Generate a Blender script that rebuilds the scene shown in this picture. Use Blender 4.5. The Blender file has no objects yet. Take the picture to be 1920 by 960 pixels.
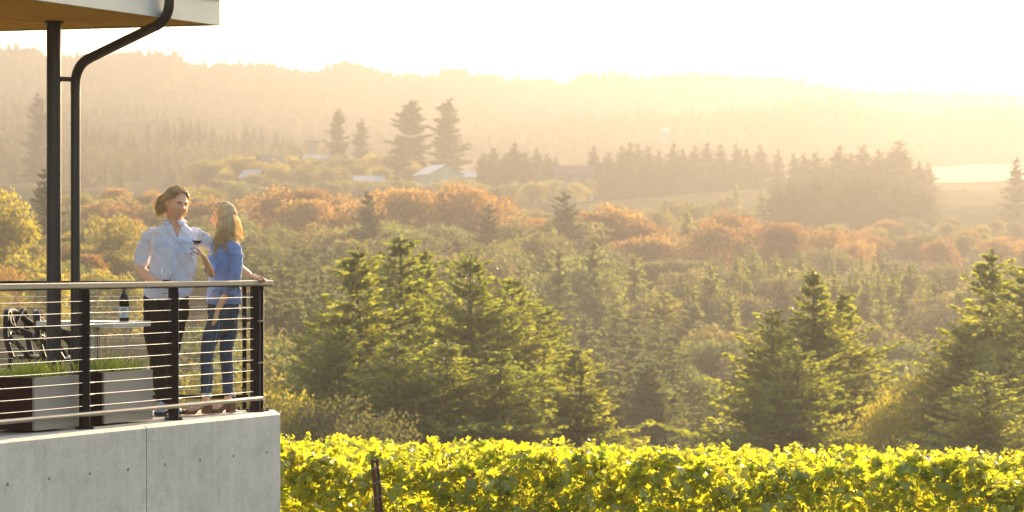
import bpy, bmesh, math, random
import numpy as np
from mathutils import Vector, Matrix, Quaternion
# ------------------------------------------------------------------ camera, sky, sun, exposure
S = bpy.context.scene
COL = S.collection
F = 5400.0          # focal length in photograph pixels
EYE = 1.265         # camera height above the deck, metres
HZ = 486            # photograph row of the horizon
R = math.radians
cam_d = bpy.data.cameras.new('camera'); cam = bpy.data.objects.new('camera', cam_d); COL.objects.link(cam)
cam.location = (0, 0, EYE); cam.rotation_euler = (R(90 + 0.064), 0, 0)
cam_d.sensor_width = 36; cam_d.lens = F / 1920 * 36
cam_d.clip_start = 0.5; cam_d.clip_end = 20000
cam_d.dof.use_dof = True; cam_d.dof.focus_distance = 23.2; cam_d.dof.aperture_fstop = 6.3
S.camera = cam
SUN_AZ, SUN_EL = 22.0, 15.0
w = bpy.data.worlds.new('World'); S.world = w; w.use_nodes = True
wn = w.node_tree; bg = wn.nodes['Background']
sky = wn.nodes.new('ShaderNodeTexSky'); sky.sky_type = 'NISHITA'; sky.sun_disc = False
sky.sun_elevation = R(SUN_EL); sky.sun_rotation = R(SUN_AZ)
sky.air_density = 1.0; sky.dust_density = 3.0; sky.ozone_density = 1.0
tint = wn.nodes.new('ShaderNodeMix'); tint.data_type = 'RGBA'; tint.blend_type = 'MULTIPLY'
tint.inputs['Factor'].default_value = 1.0
tint.inputs['B'].default_value = (1.0, 0.965, 0.93, 1)      # warm white balance of the whole sky
wn.links.new(sky.outputs[0], tint.inputs['A']); wn.links.new(tint.outputs['Result'], bg.inputs['Color'])
bg.inputs['Strength'].default_value = 0.15
sd = bpy.data.lights.new('sun', 'SUN'); sun = bpy.data.objects.new('sun', sd); COL.objects.link(sun)
sd.energy = 5.0; sd.angle = R(0.5); sd.color = (1.0, 0.76, 0.46)
svec = Vector((math.sin(R(SUN_AZ)) * math.cos(R(SUN_EL)), math.cos(R(SUN_AZ)) * math.cos(R(SUN_EL)), math.sin(R(SUN_EL))))
sun.rotation_euler = svec.to_track_quat('Z', 'Y').to_euler(); sun.location = svec * 60
S.view_settings.view_transform = 'Standard'; S.view_settings.look = 'None'
S.view_settings.exposure = 2.1; S.view_settings.gamma = 1.0
S.render.engine = 'CYCLES'
cy = S.cycles
cy.max_bounces = 10; cy.diffuse_bounces = 6; cy.glossy_bounces = 4; cy.transmission_bounces = 8
cy.transparent_max_bounces = 12; cy.volume_bounces = 1; cy.use_denoising = True
cy.sample_clamp_indirect = 6; cy.caustics_reflective = False; cy.caustics_refractive = False
rnd = random.Random(7)

# ------------------------------------------------------------------ helpers
def at(px, py, D):
    "world point seen at a photograph pixel, D metres away"
    return Vector(((px - 960) / F * D, D, EYE + (HZ - py) / F * D))
def link(o, parent=None):
    COL.objects.link(o)
    if parent is not None: o.parent = parent
    return o
def tag(o, label=None, cat=None, group=None, kind=None):
    if label: o['label'] = label
    if cat: o['category'] = cat
    if group: o['group'] = group
    if kind: o['kind'] = kind
    return o
def empty(name, loc=(0, 0, 0), rz=0, label=None, cat=None, group=None):
    o = bpy.data.objects.new(name, None); o.empty_display_size = .1
    o.location = loc; o.rotation_euler.z = rz; link(o)
    return tag(o, label, cat, group)
class MB:
    def __init__(s): s.v = []; s.f = []; s.m = []; s.k = 0
    def mi(s, i): s.k = i; return s
    def add(s, vs, fs):
        n = len(s.v); s.v += [tuple(v) for v in vs]
        s.f += [tuple(i + n for i in f) for f in fs]; s.m += [s.k] * len(fs); return s
    def box(s, c, d, rz=0.0, M=None):
        dx, dy, dz = [x / 2 for x in d]
        vs = [Vector((x, y, z)) for z in (-dz, dz) for x, y in ((-dx, -dy), (dx, -dy), (dx, dy), (-dx, dy))]
        if M is None: M = Matrix.Rotation(rz, 3, 'Z')
        c = Vector(c); vs = [M @ v + c for v in vs]
        return s.add(vs, [(3, 2, 1, 0), (4, 5, 6, 7), (0, 1, 5, 4), (1, 2, 6, 5), (2, 3, 7, 6), (3, 0, 4, 7)])
    def bar(s, a, b, wd, ht, up=Vector((0, 0, 1))):
        a = Vector(a); b = Vector(b); y = (b - a).normalized(); x = y.cross(up).normalized(); z = x.cross(y)
        vs = [p + x * sx * wd / 2 + z * sz * ht / 2 for p in (a, b) for sx, sz in ((-1, -1), (1, -1), (1, 1), (-1, 1))]
        return s.add(vs, [(0, 1, 2, 3), (7, 6, 5, 4), (1, 0, 4, 5), (2, 1, 5, 6), (3, 2, 6, 7), (0, 3, 7, 4)])
    def tube(s, pts, rad, n=8, cap=True, flat=None):
        pts = [Vector(p) for p in pts]
        if not isinstance(rad, (list, tuple)): rad = [rad] * len(pts)
        prev = None; vs = []; m = len(pts)
        for i, p in enumerate(pts):
            t = (pts[min(i + 1, m - 1)] - pts[max(i - 1, 0)])
            t = t.normalized() if t.length > 1e-9 else Vector((0, 0, 1))
            if prev is None:
                a = Vector((0, 0, 1)) if abs(t.z) < .9 else Vector((1, 0, 0))
                u = t.cross(a).normalized()
            else:
                u = (prev - t * prev.dot(t))
                u = u.normalized() if u.length > 1e-6 else t.orthogonal().normalized()
            prev = u; v = t.cross(u); r = rad[i]
            rx, ry = (r, r) if flat is None else (r, r * flat)
            for k in range(n):
                a = 2 * math.pi * k / n
                vs.append(p + u * math.cos(a) * rx + v * math.sin(a) * ry)
        fs = [(i * n + k, i * n + (k + 1) % n, (i + 1) * n + (k + 1) % n, (i + 1) * n + k) for i in range(m - 1) for k in range(n)]
        if cap: fs += [tuple(reversed(range(n))), tuple(range((m - 1) * n, m * n))]
        return s.add(vs, fs)
    def lathe(s, c, prof, n=24, M=None, cap=False):
        c = Vector(c); vs = []; m = len(prof)
        for r, z in prof:
            for k in range(n):
                a = 2 * math.pi * k / n; v = Vector((r * math.cos(a), r * math.sin(a), z))
                if M is not None: v = M @ v
                vs.append(v + c)
        fs = [(i * n + k, i * n + (k + 1) % n, (i + 1) * n + (k + 1) % n, (i + 1) * n + k) for i in range(m - 1) for k in range(n)]
        if cap: fs += [tuple(reversed(range(n))), tuple(range((m - 1) * n, m * n))]
        return s.add(vs, fs)
    def prism(s, poly, a, b):
        "poly: list of points (3D) extruded by vector b-a"
        d = Vector(b) - Vector(a); n = len(poly); P = [Vector(p) for p in poly]
        return s.add(P + [p + d for p in P], [tuple(reversed(range(n))), tuple(range(n, 2 * n))] + [(k, (k + 1) % n, n + (k + 1) % n, n + k) for k in range(n)])
    def mesh(s, name, mats, smooth=False, bevel=0):
        me = bpy.data.meshes.new(name); me.from_pydata(s.v, [], s.f)
        for m in (mats if isinstance(mats, (list, tuple)) else [mats]): me.materials.append(m)
        if any(s.m): me.polygons.foreach_set('material_index', s.m)
        bm = bmesh.new(); bm.from_mesh(me)
        if bevel:
            es = [e for e in bm.edges if len(e.link_faces) == 2 and e.calc_face_angle(0) > .6]
            bmesh.ops.bevel(bm, geom=es, offset=bevel, segments=2, affect='EDGES', profile=.6)
        if len(s.f) < 20000: bmesh.ops.recalc_face_normals(bm, faces=bm.faces)
        bm.to_mesh(me); bm.free()
        if smooth:
            me.polygons.foreach_set('use_smooth', [True] * len(me.polygons))
            if smooth == 'auto': me.set_sharp_from_angle(angle=R(38))
        me.update(); return me
    def build(s, name, mats, parent=None, smooth=False, bevel=0, loc=None):
        o = bpy.data.objects.new(name, s.mesh(name, mats, smooth, bevel)); link(o, parent)
        if parent is not None and loc is None:      # vertices come in world space: bring them into the thing's frame
            r = parent
            while r.parent: r = r.parent
            o.data.transform((Matrix.Translation(r.location) @ r.rotation_euler.to_matrix().to_4x4()).inverted())
        return o
def copy_tree(o, parent=None):
    c = o.copy(); COL.objects.link(c)
    if parent is not None: c.parent = parent
    for ch in o.children: copy_tree(ch, c)
    return c

# ------------------------------------------------------------------ materials
def nodemat(name):
    m = bpy.data.materials.new(name); m.use_nodes = True
    nt = m.node_tree; b = nt.nodes['Principled BSDF']; return m, nt, b
def N(nt, t, **kw):
    n = nt.nodes.new(t)
    for k, v in kw.items(): setattr(n, k, v)
    return n
def mat(name, col, col2=None, scale=8, rough=.6, metal=0, bump=.0, bscale=40, coords='Object', detail=5, spec=.5, rough2=None, stretch=None, coat=0):
    m, nt, b = nodemat(name)
    tc = N(nt, 'ShaderNodeTexCoord'); src = tc.outputs[coords]
    if stretch:
        mp = N(nt, 'ShaderNodeMapping'); mp.inputs['Scale'].default_value = stretch
        nt.links.new(src, mp.inputs[0]); src = mp.outputs[0]
    no = N(nt, 'ShaderNodeTexNoise'); no.inputs['Scale'].default_value = scale; no.inputs['Detail'].default_value = detail
    nt.links.new(src, no.inputs['Vector'])
    r = N(nt, 'ShaderNodeValToRGB'); e = r.color_ramp.elements
    col2 = col2 or tuple(c * .75 for c in col)
    e[0].position = .3; e[0].color = (*col2, 1); e[1].position = .7; e[1].color = (*col, 1)
    nt.links.new(no.outputs['Fac'], r.inputs[0]); nt.links.new(r.outputs[0], b.inputs['Base Color'])
    b.inputs['Roughness'].default_value = rough; b.inputs['Metallic'].default_value = metal
    b.inputs['Specular IOR Level'].default_value = spec
    if coat: b.inputs['Coat Weight'].default_value = coat; b.inputs['Coat Roughness'].default_value = .08
    if rough2 is not None:
        mr = N(nt, 'ShaderNodeMapRange'); mr.inputs['To Min'].default_value = rough; mr.inputs['To Max'].default_value = rough2
        nt.links.new(no.outputs['Fac'], mr.inputs['Value']); nt.links.new(mr.outputs[0], b.inputs['Roughness'])
    if bump:
        n2 = N(nt, 'ShaderNodeTexNoise'); n2.inputs['Scale'].default_value = bscale; n2.inputs['Detail'].default_value = 4
        nt.links.new(src, n2.inputs['Vector'])
        bp = N(nt, 'ShaderNodeBump'); bp.inputs['Strength'].default_value = bump; bp.inputs['Distance'].default_value = .01
        nt.links.new(n2.outputs['Fac'], bp.inputs['Height']); nt.links.new(bp.outputs[0], b.inputs['Normal'])
    return m
def leafmat(name, col, col2, trans, trans2, tw=.5, scale=.6, rough=.5, per_obj=.0, gloss=.04):
    "foliage: diffuse leaf with light passing through it"
    m, nt, b = nodemat(name); nt.nodes.remove(b)
    out = [n for n in nt.nodes if n.type == 'OUTPUT_MATERIAL'][0]
    tc = N(nt, 'ShaderNodeTexCoord'); no = N(nt, 'ShaderNodeTexNoise'); no.inputs['Scale'].default_value = scale; no.inputs['Detail'].default_value = 6
    nt.links.new(tc.outputs['Object'], no.inputs['Vector'])
    oi = N(nt, 'ShaderNodeObjectInfo')
    ad = N(nt, 'ShaderNodeMath', operation='MULTIPLY_ADD'); ad.inputs[1].default_value = per_obj; nt.links.new(oi.outputs['Random'], ad.inputs[0])
    nt.links.new(no.outputs['Fac'], ad.inputs[2])
    sb = N(nt, 'ShaderNodeMath', operation='SUBTRACT'); sb.inputs[1].default_value = per_obj / 2; nt.links.new(ad.outputs[0], sb.inputs[0])
    def ramp(a, c):
        r = N(nt, 'ShaderNodeValToRGB'); e = r.color_ramp.elements; e[0].position = .36; e[0].color = (*a, 1); e[1].position = .64; e[1].color = (*c, 1)
        nt.links.new(sb.outputs[0], r.inputs[0]); return r.outputs[0]
    d = N(nt, 'ShaderNodeBsdfDiffuse'); t = N(nt, 'ShaderNodeBsdfTranslucent'); g = N(nt, 'ShaderNodeBsdfGlossy'); g.inputs['Roughness'].default_value = rough
    nt.links.new(ramp(col, col2), d.inputs['Color']); nt.links.new(ramp(trans, trans2), t.inputs['Color'])
    mx = N(nt, 'ShaderNodeMixShader'); mx.inputs[0].default_value = tw
    nt.links.new(d.outputs[0], mx.inputs[1]); nt.links.new(t.outputs[0], mx.inputs[2])
    m2 = N(nt, 'ShaderNodeMixShader'); m2.inputs[0].default_value = gloss
    nt.links.new(mx.outputs[0], m2.inputs[1]); nt.links.new(g.outputs[0], m2.inputs[2])
    nt.links.new(m2.outputs[0], out.inputs['Surface'])
    return m
M = {}
M['bronze'] = mat('dark_bronze_metal', (.022, .009, .006), (.015, .006, .005), 30, .6, 0, spec=.15)
M['railcap'] = mat('grey_rail_metal', (.25, .235, .19), (.20, .19, .155), 60, .42, .4)
M['steel'] = mat('cable_steel', (.55, .52, .46), (.42, .4, .35), 60, .25, 1.0)
M['galv'] = mat('galvanised_bracket', (.4, .4, .37), (.3, .3, .28), 60, .35, .8)
M['columnpaint'] = mat('brown_grey_painted_steel', (.045, .033, .025), (.032, .025, .02), 5, .34, .2, rough2=.38)
M['fascia'] = mat('pale_fascia_metal', (.50, .52, .47), (.44, .46, .42), 3, .4, .25, stretch=(1, 1, 4))
M['roofedge'] = mat('dark_roof_edge', (.06, .045, .035), None, 8, .5, .3)
M['black'] = mat('glossy_black_plastic', (.012, .011, .011), (.02, .018, .016), 5, .5, 0, spec=.3)
M['tabletop'] = mat('pale_table_top', (.62, .60, .54), (.55, .53, .47), 4, .35)
M['chrome'] = mat('brushed_steel_pedestal', (.55, .52, .46), (.45, .42, .38), 8, .25, .9)
M['planter_grey'] = mat('grey_planter_shell', (.25, .23, .195), (.21, .19, .16), 3, .55, .1, bump=.1)
M['planter_shade'] = mat('shaded_planter_end', (.045, .013, .009), (.032, .010, .007), 6, .7, 0, spec=.1)  # shade and dark reflection on the end faces, put into the panel colour
M['soil'] = mat('potting_soil', (.05, .035, .02), (.03, .02, .012), 40, .95, bump=.8)
M['bark'] = mat('tree_bark', (.10, .075, .05), (.055, .04, .028), 3, .9, bump=.6, bscale=12, stretch=(4, 4, 1))
M['rust'] = mat('rusty_stake_steel', (.13, .055, .03), (.08, .035, .022), 25, .75, .3, bump=.5, bscale=80)
M['wire'] = mat('fence_wire', (.5, .47, .42), None, 10, .3, .9)
M['cane'] = mat('vine_cane', (.16, .08, .035), (.09, .05, .025), 20, .8)
M['vinebark'] = mat('vine_bark', (.07, .05, .035), (.04, .03, .02), 20, .9, bump=.8)
# ------------------------------------------------------------------ terrain
def prof(pairs): xs, ys = zip(*pairs); return (np.array(xs, float), np.array(ys, float))
def gy(D, pairs, tree=0):       # ground seen at photograph rows -> heights above the camera
    return prof([(x, (HZ - y) / F * D - tree) for x, y in pairs])
SKY = [(-900, 150), (-300, 95), (0, 99), (60, 104), (100, 117), (200, 109), (330, 112), (352, 132), (430, 131), (505, 127), (560, 143), (650, 130), (700, 143), (745, 148), (850, 137), (905, 147), (1010, 155), (1062, 166), (1105, 153), (1200, 149), (1320, 146), (1440, 158), (1540, 169), (1620, 181), (1700, 186), (1760, 192), (1830, 187), (1920, 190), (2300, 160), (3000, 200)]
ROWS = [(-400, prof([(0, -3.0)])), (14, prof([(0, -3.0)])), (25, prof([(0, -3.55)])), (50, prof([(0, -5.1)])), (62, prof([(0, -6.2)])), (100, prof([(0, -11), (1920, -12)])),
        (160, prof([(0, -15), (480, -17), (1920, -18)])), (250, prof([(0, -9), (480, -14), (960, -17), (1920, -17)])),
        (350, prof([(0, -4.5), (480, -9), (960, -12), (1440, -12), (1920, -10)])),
        (450, prof([(0, -1), (480, -4), (960, -6), (1440, -7), (1920, -4)])),
        (550, prof([(0, 3), (480, 1), (960, 0), (1440, -2), (1920, 1)])),
        (700, prof([(0, 9), (480, 8.5), (960, 8), (1440, 9), (1700, 9), (1920, 8)])),
        (850, prof([(0, 18.5), (480, 16.5), (960, 16), (1440, 16.5), (1920, 15)])),
        (1000, prof([(0, 25.5), (480, 22.5), (960, 19), (1440, 19), (1700, 21), (1920, 21)])),
        (1300, prof([(0, 43), (480, 34), (960, 26), (1440, 24), (1800, 36), (1920, 37)])),
        (1500, prof([(0, 56), (480, 47), (960, 36), (1440, 30), (1800, 33), (1920, 36)])),
        (1900, gy(1900, [(-900, 230), (0, 215), (300, 225), (600, 262), (850, 268), (960, 258), (1050, 244), (1180, 240), (1300, 226), (1390, 212), (1480, 205), (1580, 212), (1680, 236), (1760, 236), (1850, 220), (1920, 214), (2500, 180)], 8)),
        (2300, gy(2300, [(-900, 220), (0, 205), (480, 235), (960, 245), (1440, 250), (1920, 250)], 0)),
        (3000, gy(3000, SKY, 6)), (3600, prof([(0, 120)])), (5200, prof([(0, 90)])), (9000, prof([(0, 60)]))]
ROWS = [(d, (r[0], r[1] + max(d, 0) * 25 / F)) if not 1800 < d < 3100 else (d, r) for d, r in ROWS]
def FAR(D): return D if D <= 1000 else 1000 + (D - 1000) * .45       # the far hills stand this much nearer
ROWS = [(FAR(d), (r[0], r[1] * (FAR(d) / d if d > 0 else 1))) for d, r in ROWS]
RD = np.array([r[0] for r in ROWS], float)
def _noise2(x, y):
    return (np.sin(x * .031 + 1.3 * np.sin(y * .013)) * np.sin(y * .027 + 1.7 * np.sin(x * .017 + 2)) + .5 * np.sin(x * .083 + 2 * np.sin(y * .041)) * np.sin(y * .071 + 1.1))
def ground_np(X, Y):
    X = np.asarray(X, float); Y = np.asarray(Y, float)
    a = 960 + F * X / np.maximum(Y, 60.0)
    a = np.clip(a, -900, 3000)
    V = np.stack([np.interp(a, *r[1]) for r in ROWS])
    D = np.clip(Y, RD[0], RD[-1] - 1e-3); i = np.clip(np.searchsorted(RD, D, side='right') - 1, 0, len(RD) - 2)
    t = (D - RD[i]) / (RD[i + 1] - RD[i])
    idx = np.indices(D.shape)
    lo = np.take_along_axis(V, i[None], 0)[0]; hi = np.take_along_axis(V, (i + 1)[None], 0)[0]
    z = lo + (hi - lo) * t
    amp = np.clip((Y - 60) / 900, 0, 1) * 2.2
    return EYE + z + _noise2(X, Y) * amp
def ground(x, y): return float(ground_np(np.array([x]), np.array([y]))[0])
Yg = np.concatenate([np.linspace(-400, 10, 18), np.linspace(12, 70, 40), np.geomspace(73, 9000, 190)])
ug = np.sinh(np.linspace(-2.6, 2.6, 150)) / math.sinh(2.6)
Xg = ug[None, :] * (500 + np.maximum(Yg, 0)[:, None] * .9)
YY = np.repeat(Yg[:, None], len(ug), 1)
ZZ = ground_np(Xg, YY)
nr, nc = ZZ.shape
vs = np.stack([Xg, YY, ZZ], -1).reshape(-1, 3)
fs = [(r * nc + c, r * nc + c + 1, (r + 1) * nc + c + 1, (r + 1) * nc + c) for r in range(nr - 1) for c in range(nc - 1)]
me = bpy.data.meshes.new('hills'); me.from_pydata(vs.tolist(), [], fs)
me.polygons.foreach_set('use_smooth', [True] * len(fs))
def terrain_mat():
    m, nt, b = nodemat('grass_and_stubble_ground')
    tc = N(nt, 'ShaderNodeTexCoord')
    n1 = N(nt, 'ShaderNodeTexNoise'); n1.inputs['Scale'].default_value = .006; n1.inputs['Detail'].default_value = 5
    n2 = N(nt, 'ShaderNodeTexNoise'); n2.inputs['Scale'].default_value = .25; n2.inputs['Detail'].default_value = 8
    for n in (n1, n2): nt.links.new(tc.outputs['Object'], n.inputs['Vector'])
    r1 = N(nt, 'ShaderNodeValToRGB'); e = r1.color_ramp.elements
    e[0].position = .42; e[0].color = (.042, .048, .022, 1); e[1].position = .6; e[1].color = (.085, .075, .038, 1)
    r2 = N(nt, 'ShaderNodeValToRGB'); e = r2.color_ramp.elements
    e[0].position = .3; e[0].color = (.6, .6, .6, 1); e[1].position = .7; e[1].color = (1.25, 1.2, 1.1, 1)
    nt.links.new(n1.outputs['Fac'], r1.inputs[0]); nt.links.new(n2.outputs['Fac'], r2.inputs[0])
    mx = N(nt, 'ShaderNodeMix', data_type='RGBA', blend_type='MULTIPLY'); mx.inputs['Factor'].default_value = 1
    nt.links.new(r1.outputs[0], mx.inputs['A']); nt.links.new(r2.outputs[0], mx.inputs['B'])
    nt.links.new(mx.outputs['Result'], b.inputs['Base Color']); b.inputs['Roughness'].default_value = .95
    b.inputs['Specular IOR Level'].default_value = 0
    return m
M['ground'] = terrain_mat(); me.materials.append(M['ground'])
terrain = link(bpy.data.objects.new('hills', me)); tag(terrain, kind='structure')

def draped(name, corners, m, nu=24, nv=14, lift=.15, kind='structure'):
    "a field or track as a sheet draped just above the terrain; corners (px, D)"
    A, B, C_, D_ = [np.array([(px - 960) / F * FAR(d), FAR(d)]) for px, d in corners]
    mb = MB(); P = []
    for j in range(nv + 1):
        for i in range(nu + 1):
            u, v = i / nu, j / nv
            p = (A * (1 - u) + B * u) * (1 - v) + (D_ * (1 - u) + C_ * u) * v
            P.append(p)
    P = np.array(P); z = ground_np(P[:, 0], P[:, 1]) + lift
    mb.add([(x, y, zz) for (x, y), zz in zip(P, z)], [(j * (nu + 1) + i, j * (nu + 1) + i + 1, (j + 1) * (nu + 1) + i + 1, (j + 1) * (nu + 1) + i) for j in range(nv) for i in range(nu)])
    return tag(mb.build(name, m, smooth=True), kind=kind)
M['stubble'] = mat('pale_stubble_field', (.50, .42, .28), (.40, .33, .2), .05, .9, spec=0)
M['track'] = mat('pale_gravel_track', (.24, .21, .16), (.2, .17, .13), .3, .95, spec=0)
M['meadow'] = mat('dry_meadow', (.10, .085, .045), (.07, .06, .03), .08, .95, spec=0)
draped('field', [(1745, 950), (2150, 950), (2200, 1330), (1748, 1330)], M['stubble'], lift=.6)
draped('meadow', [(1080, 640), (1430, 640), (1440, 770), (1060, 770)], M['meadow'], lift=.4)
draped('field', [(840, 1350), (1010, 1350), (1020, 1780), (850, 1780)], M['meadow'], lift=1.0)
draped('track', [(150, 930), (262, 830), (264, 831), (151, 934)], M['track'], 30, 2, .5)
draped('track', [(-40, 905), (70, 846), (72, 847), (-38, 909)], M['track'], 30, 2, .5)

# ------------------------------------------------------------------ deck, wall, roof
WD = Vector((math.sin(R(23.8)), math.cos(R(23.8)), 0))      # direction of the front wall, away from the camera
WN = Vector((WD.y, -WD.x, 0))                               # its outward normal, towards the camera
CN = Vector(((527 - 960) / F * 23.80, 23.80, 0))            # outer corner of the wall
def front(t, inset=0, z=0):  return CN - WD * t - WN * inset + Vector((0, 0, z))
def concrete():
    m, nt, b = nodemat('board_formed_concrete')
    tc = N(nt, 'ShaderNodeTexCoord'); src = tc.outputs['Object']
    def noise(sc, det, st=None, rg=.5):
        s_ = src
        if st:
            mp = N(nt, 'ShaderNodeMapping'); mp.inputs['Scale'].default_value = st; nt.links.new(src, mp.inputs[0]); s_ = mp.outputs[0]
        n = N(nt, 'ShaderNodeTexNoise'); n.inputs['Scale'].default_value = sc; n.inputs['Detail'].default_value = det; n.inputs['Roughness'].default_value = rg
        nt.links.new(s_, n.inputs['Vector']); return n.outputs['Fac']
    def ramp(f, p0, c0, p1, c1):
        r = N(nt, 'ShaderNodeValToRGB'); e = r.color_ramp.elements; e[0].position = p0; e[0].color = (*c0, 1); e[1].position = p1; e[1].color = (*c1, 1)
        nt.links.new(f, r.inputs[0]); return r.outputs[0]
    def mul(a, b_, f=1):
        x = N(nt, 'ShaderNodeMix', data_type='RGBA', blend_type='MULTIPLY'); x.inputs['Factor'].default_value = f
        nt.links.new(a, x.inputs['A']); nt.links.new(b_, x.inputs['B']); return x.outputs['Result']
    base = ramp(noise(1.3, 6, None, .6), .3, (.47, .445, .385), .72, (.59, .565, .485))
    streak = ramp(noise(2.2, 5, (5, 5, .5), .6), .3, (.91, .90, .87), .62, (1.05, 1.05, 1.04))
    fine = ramp(noise(38, 6), .28, (.80, .80, .80), .6, (1.05, 1.05, 1.05))
    bl = ramp(noise(5.0, 5, None, .7), .35, (.85, .85, .83), .55, (1.04, 1.04, 1.03))
    c = mul(mul(mul(base, streak, .55), fine, .6), bl, .8)
    nt.links.new(c, b.inputs['Base Color']); b.inputs['Roughness'].default_value = .82
    bp = N(nt, 'ShaderNodeBump'); bp.inputs['Strength'].default_value = .35; bp.inputs['Distance'].default_value = .004
    nt.links.new(noise(60, 8), bp.inputs['Height']); nt.links.new(bp.outputs[0], b.inputs['Normal'])
    return m
M['concrete'] = concrete()
M['jointfill'] = mat('grey_joint_sealant', (.16, .165, .17), None, 20, .7)
M['hole'] = mat('dark_hole_lining', (.03, .028, .022), None, 20, .9)
M['paver'] = mat('warm_deck_paver', (.42, .33, .22), (.34, .26, .17), 6, .75, bump=.2)
wall = empty('retaining_wall', front(0, 0, -3.6), 0, 'pale concrete retaining wall under the deck railing with a row of small round holes', 'wall')
TH = .32
def wall_panel(t0, t1, name='wall_panel'):
    n = int((t1 - t0) / .05); mb = MB(); g = random.Random(int(t0 * 10) + 3)
    prof_ = [(0, -4.6), (0, -.018), (.016, 0), (TH, 0), (TH, -4.6)]      # inset, z
    vs = []
    for i in range(n + 1):
        t = t0 + (t1 - t0) * i / n
        for j, (ins, z) in enumerate(prof_):
            if j in (1, 2) and 0 < i < n: z += g.uniform(-.0014, .0012); ins += g.uniform(-.0006, .0012)
            vs.append(front(t, ins, z))
    k = len(prof_)
    fs = [(i * k + j, i * k + j + 1, (i + 1) * k + j + 1, (i + 1) * k + j) for i in range(n) for j in range(k - 1)] + [tuple(range(k)), tuple(range(n * k, n * k + k))]
    mb.add(vs, fs); return mb.build(name, M['concrete'], wall)
def tpx(px, inset=0):           # distance along the wall from the corner for a photograph column
    a = (px - 960) / F; p = CN - WN * inset
    return (p.x - a * p.y) / (WD.x - a * WD.y)
tj = tpx(275)
wall_panel(0.012, tj - .006); wall_panel(tj + .006, tj + 2.9); wall_panel(tj + 2.912, tj + 7)
MB().box(front(tj, .06, -2.3), (.012, .09, 4.58), -math.atan2(WD.x, WD.y) + 0).build('joint', M['jointfill'], wall)
# mitred corner block and the rear wall
mb = MB()
ch = .02
CR = CN + Vector((-.10, .52, 0))               # where the rear wall leaves the blunt corner
BK = Vector((-1, -.004, 0)).normalized()       # direction of the rear wall, to the left
c0 = front(0, 0); inn = CN + BK * 4.5
rear_out = lambda s, z: CN + BK * s + Vector((0, 0, z))
zb0 = Vector((0, 0, -4.6))
mb.prism([CN + zb0 + WN * -.004 + Vector((-.004, .004, 0)), CR + zb0, CR + BK * 4.6 + zb0, CR + BK * 4.6 + zb0 + Vector((0, -.2, 0)), CR + BK * .25 + Vector((0, -.2, 0)) + zb0, front(.0125, TH, -4.6), front(.0125, .004, -4.6)], (0, 0, 0), (0, 0, 4.594))
mb.build('rear_wall_core', M['concrete'], wall, bevel=.012)
for k, px in enumerate((14, 92, 168, 240, 309, 375, 438, 500)):
    py = [908, 897, 888, 880, 871, 863, 855, 848][k]
    t = tpx(px); p = front(t); z = (HZ - py) / F * p.y + EYE
    M3 = Matrix((WD, Vector((0, 0, 1)), WN)).transposed()
    mb = MB(); mb.mi(0).lathe(p + Vector((0, 0, z)) + WN * .002, [(.0115, 0), (.0098, .0005), (.0098, -.03), (0.0002, -.03)], 14, M3)
    mb.build('tie_hole', M['hole'], wall)
# deck floor of big pavers
deck = empty('deck_floor', front(2, 1, -.1)); tag(deck, kind='structure')
pv = .6; g = random.Random(4)
def inside_deck(p, m=0):        # inside the triangle between front wall and rear rail
    v = p - CN; return (v.dot(-WN) > TH - .01 + m) and (p.y < CN.y - .16 + BK.y / BK.x * (p.x - CN.x))
base = MB(); base.prism([front(.35, TH - .02, -.14), front(7.5, TH - .02, -.14), Vector((-9, 17, -.14)), CR + BK * 7 + Vector((0, -.19, -.14)), CR + BK * .4 + Vector((0, -.19, -.14))], (0, 0, 0), (0, 0, .09))
base.build('paver_bed', M['soil'], deck)
def clip(poly, p0, n):          # keep side where (p-p0).n > 0
    out = []
    for i, a in enumerate(poly):
        b = poly[(i + 1) % len(poly)]; da = (a - p0).dot(n); db = (b - p0).dot(n)
        if da > 0: out.append(a)
        if da * db < 0: out.append(a + (b - a) * (da / (da - db)))
    return out
for i in range(0, 13):
    for j in range(0, 8):
        a = front(i * pv - .1 + .004, TH + j * pv + .004, -.05)
        poly = [a, a - WD * (pv - .008), a - WD * (pv - .008) - WN * (pv - .008), a - WN * (pv - .008)]
        if max(p.x for p in poly) < -5.6: continue
        poly = clip(poly, CR + Vector((0, -.2, 0)), Vector((0, -1, 0)))
        if len(poly) < 3: continue
        ar = sum(poly[k].x * poly[(k + 1) % len(poly)].y - poly[(k + 1) % len(poly)].x * poly[k].y for k in range(len(poly)))
        if abs(ar) < .02: continue
        dz = g.uniform(-.001, .001)
        MB().prism(poly, (0, 0, 0), (0, 0, .046 + dz)).build('paver', M['paver'], deck)

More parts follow.
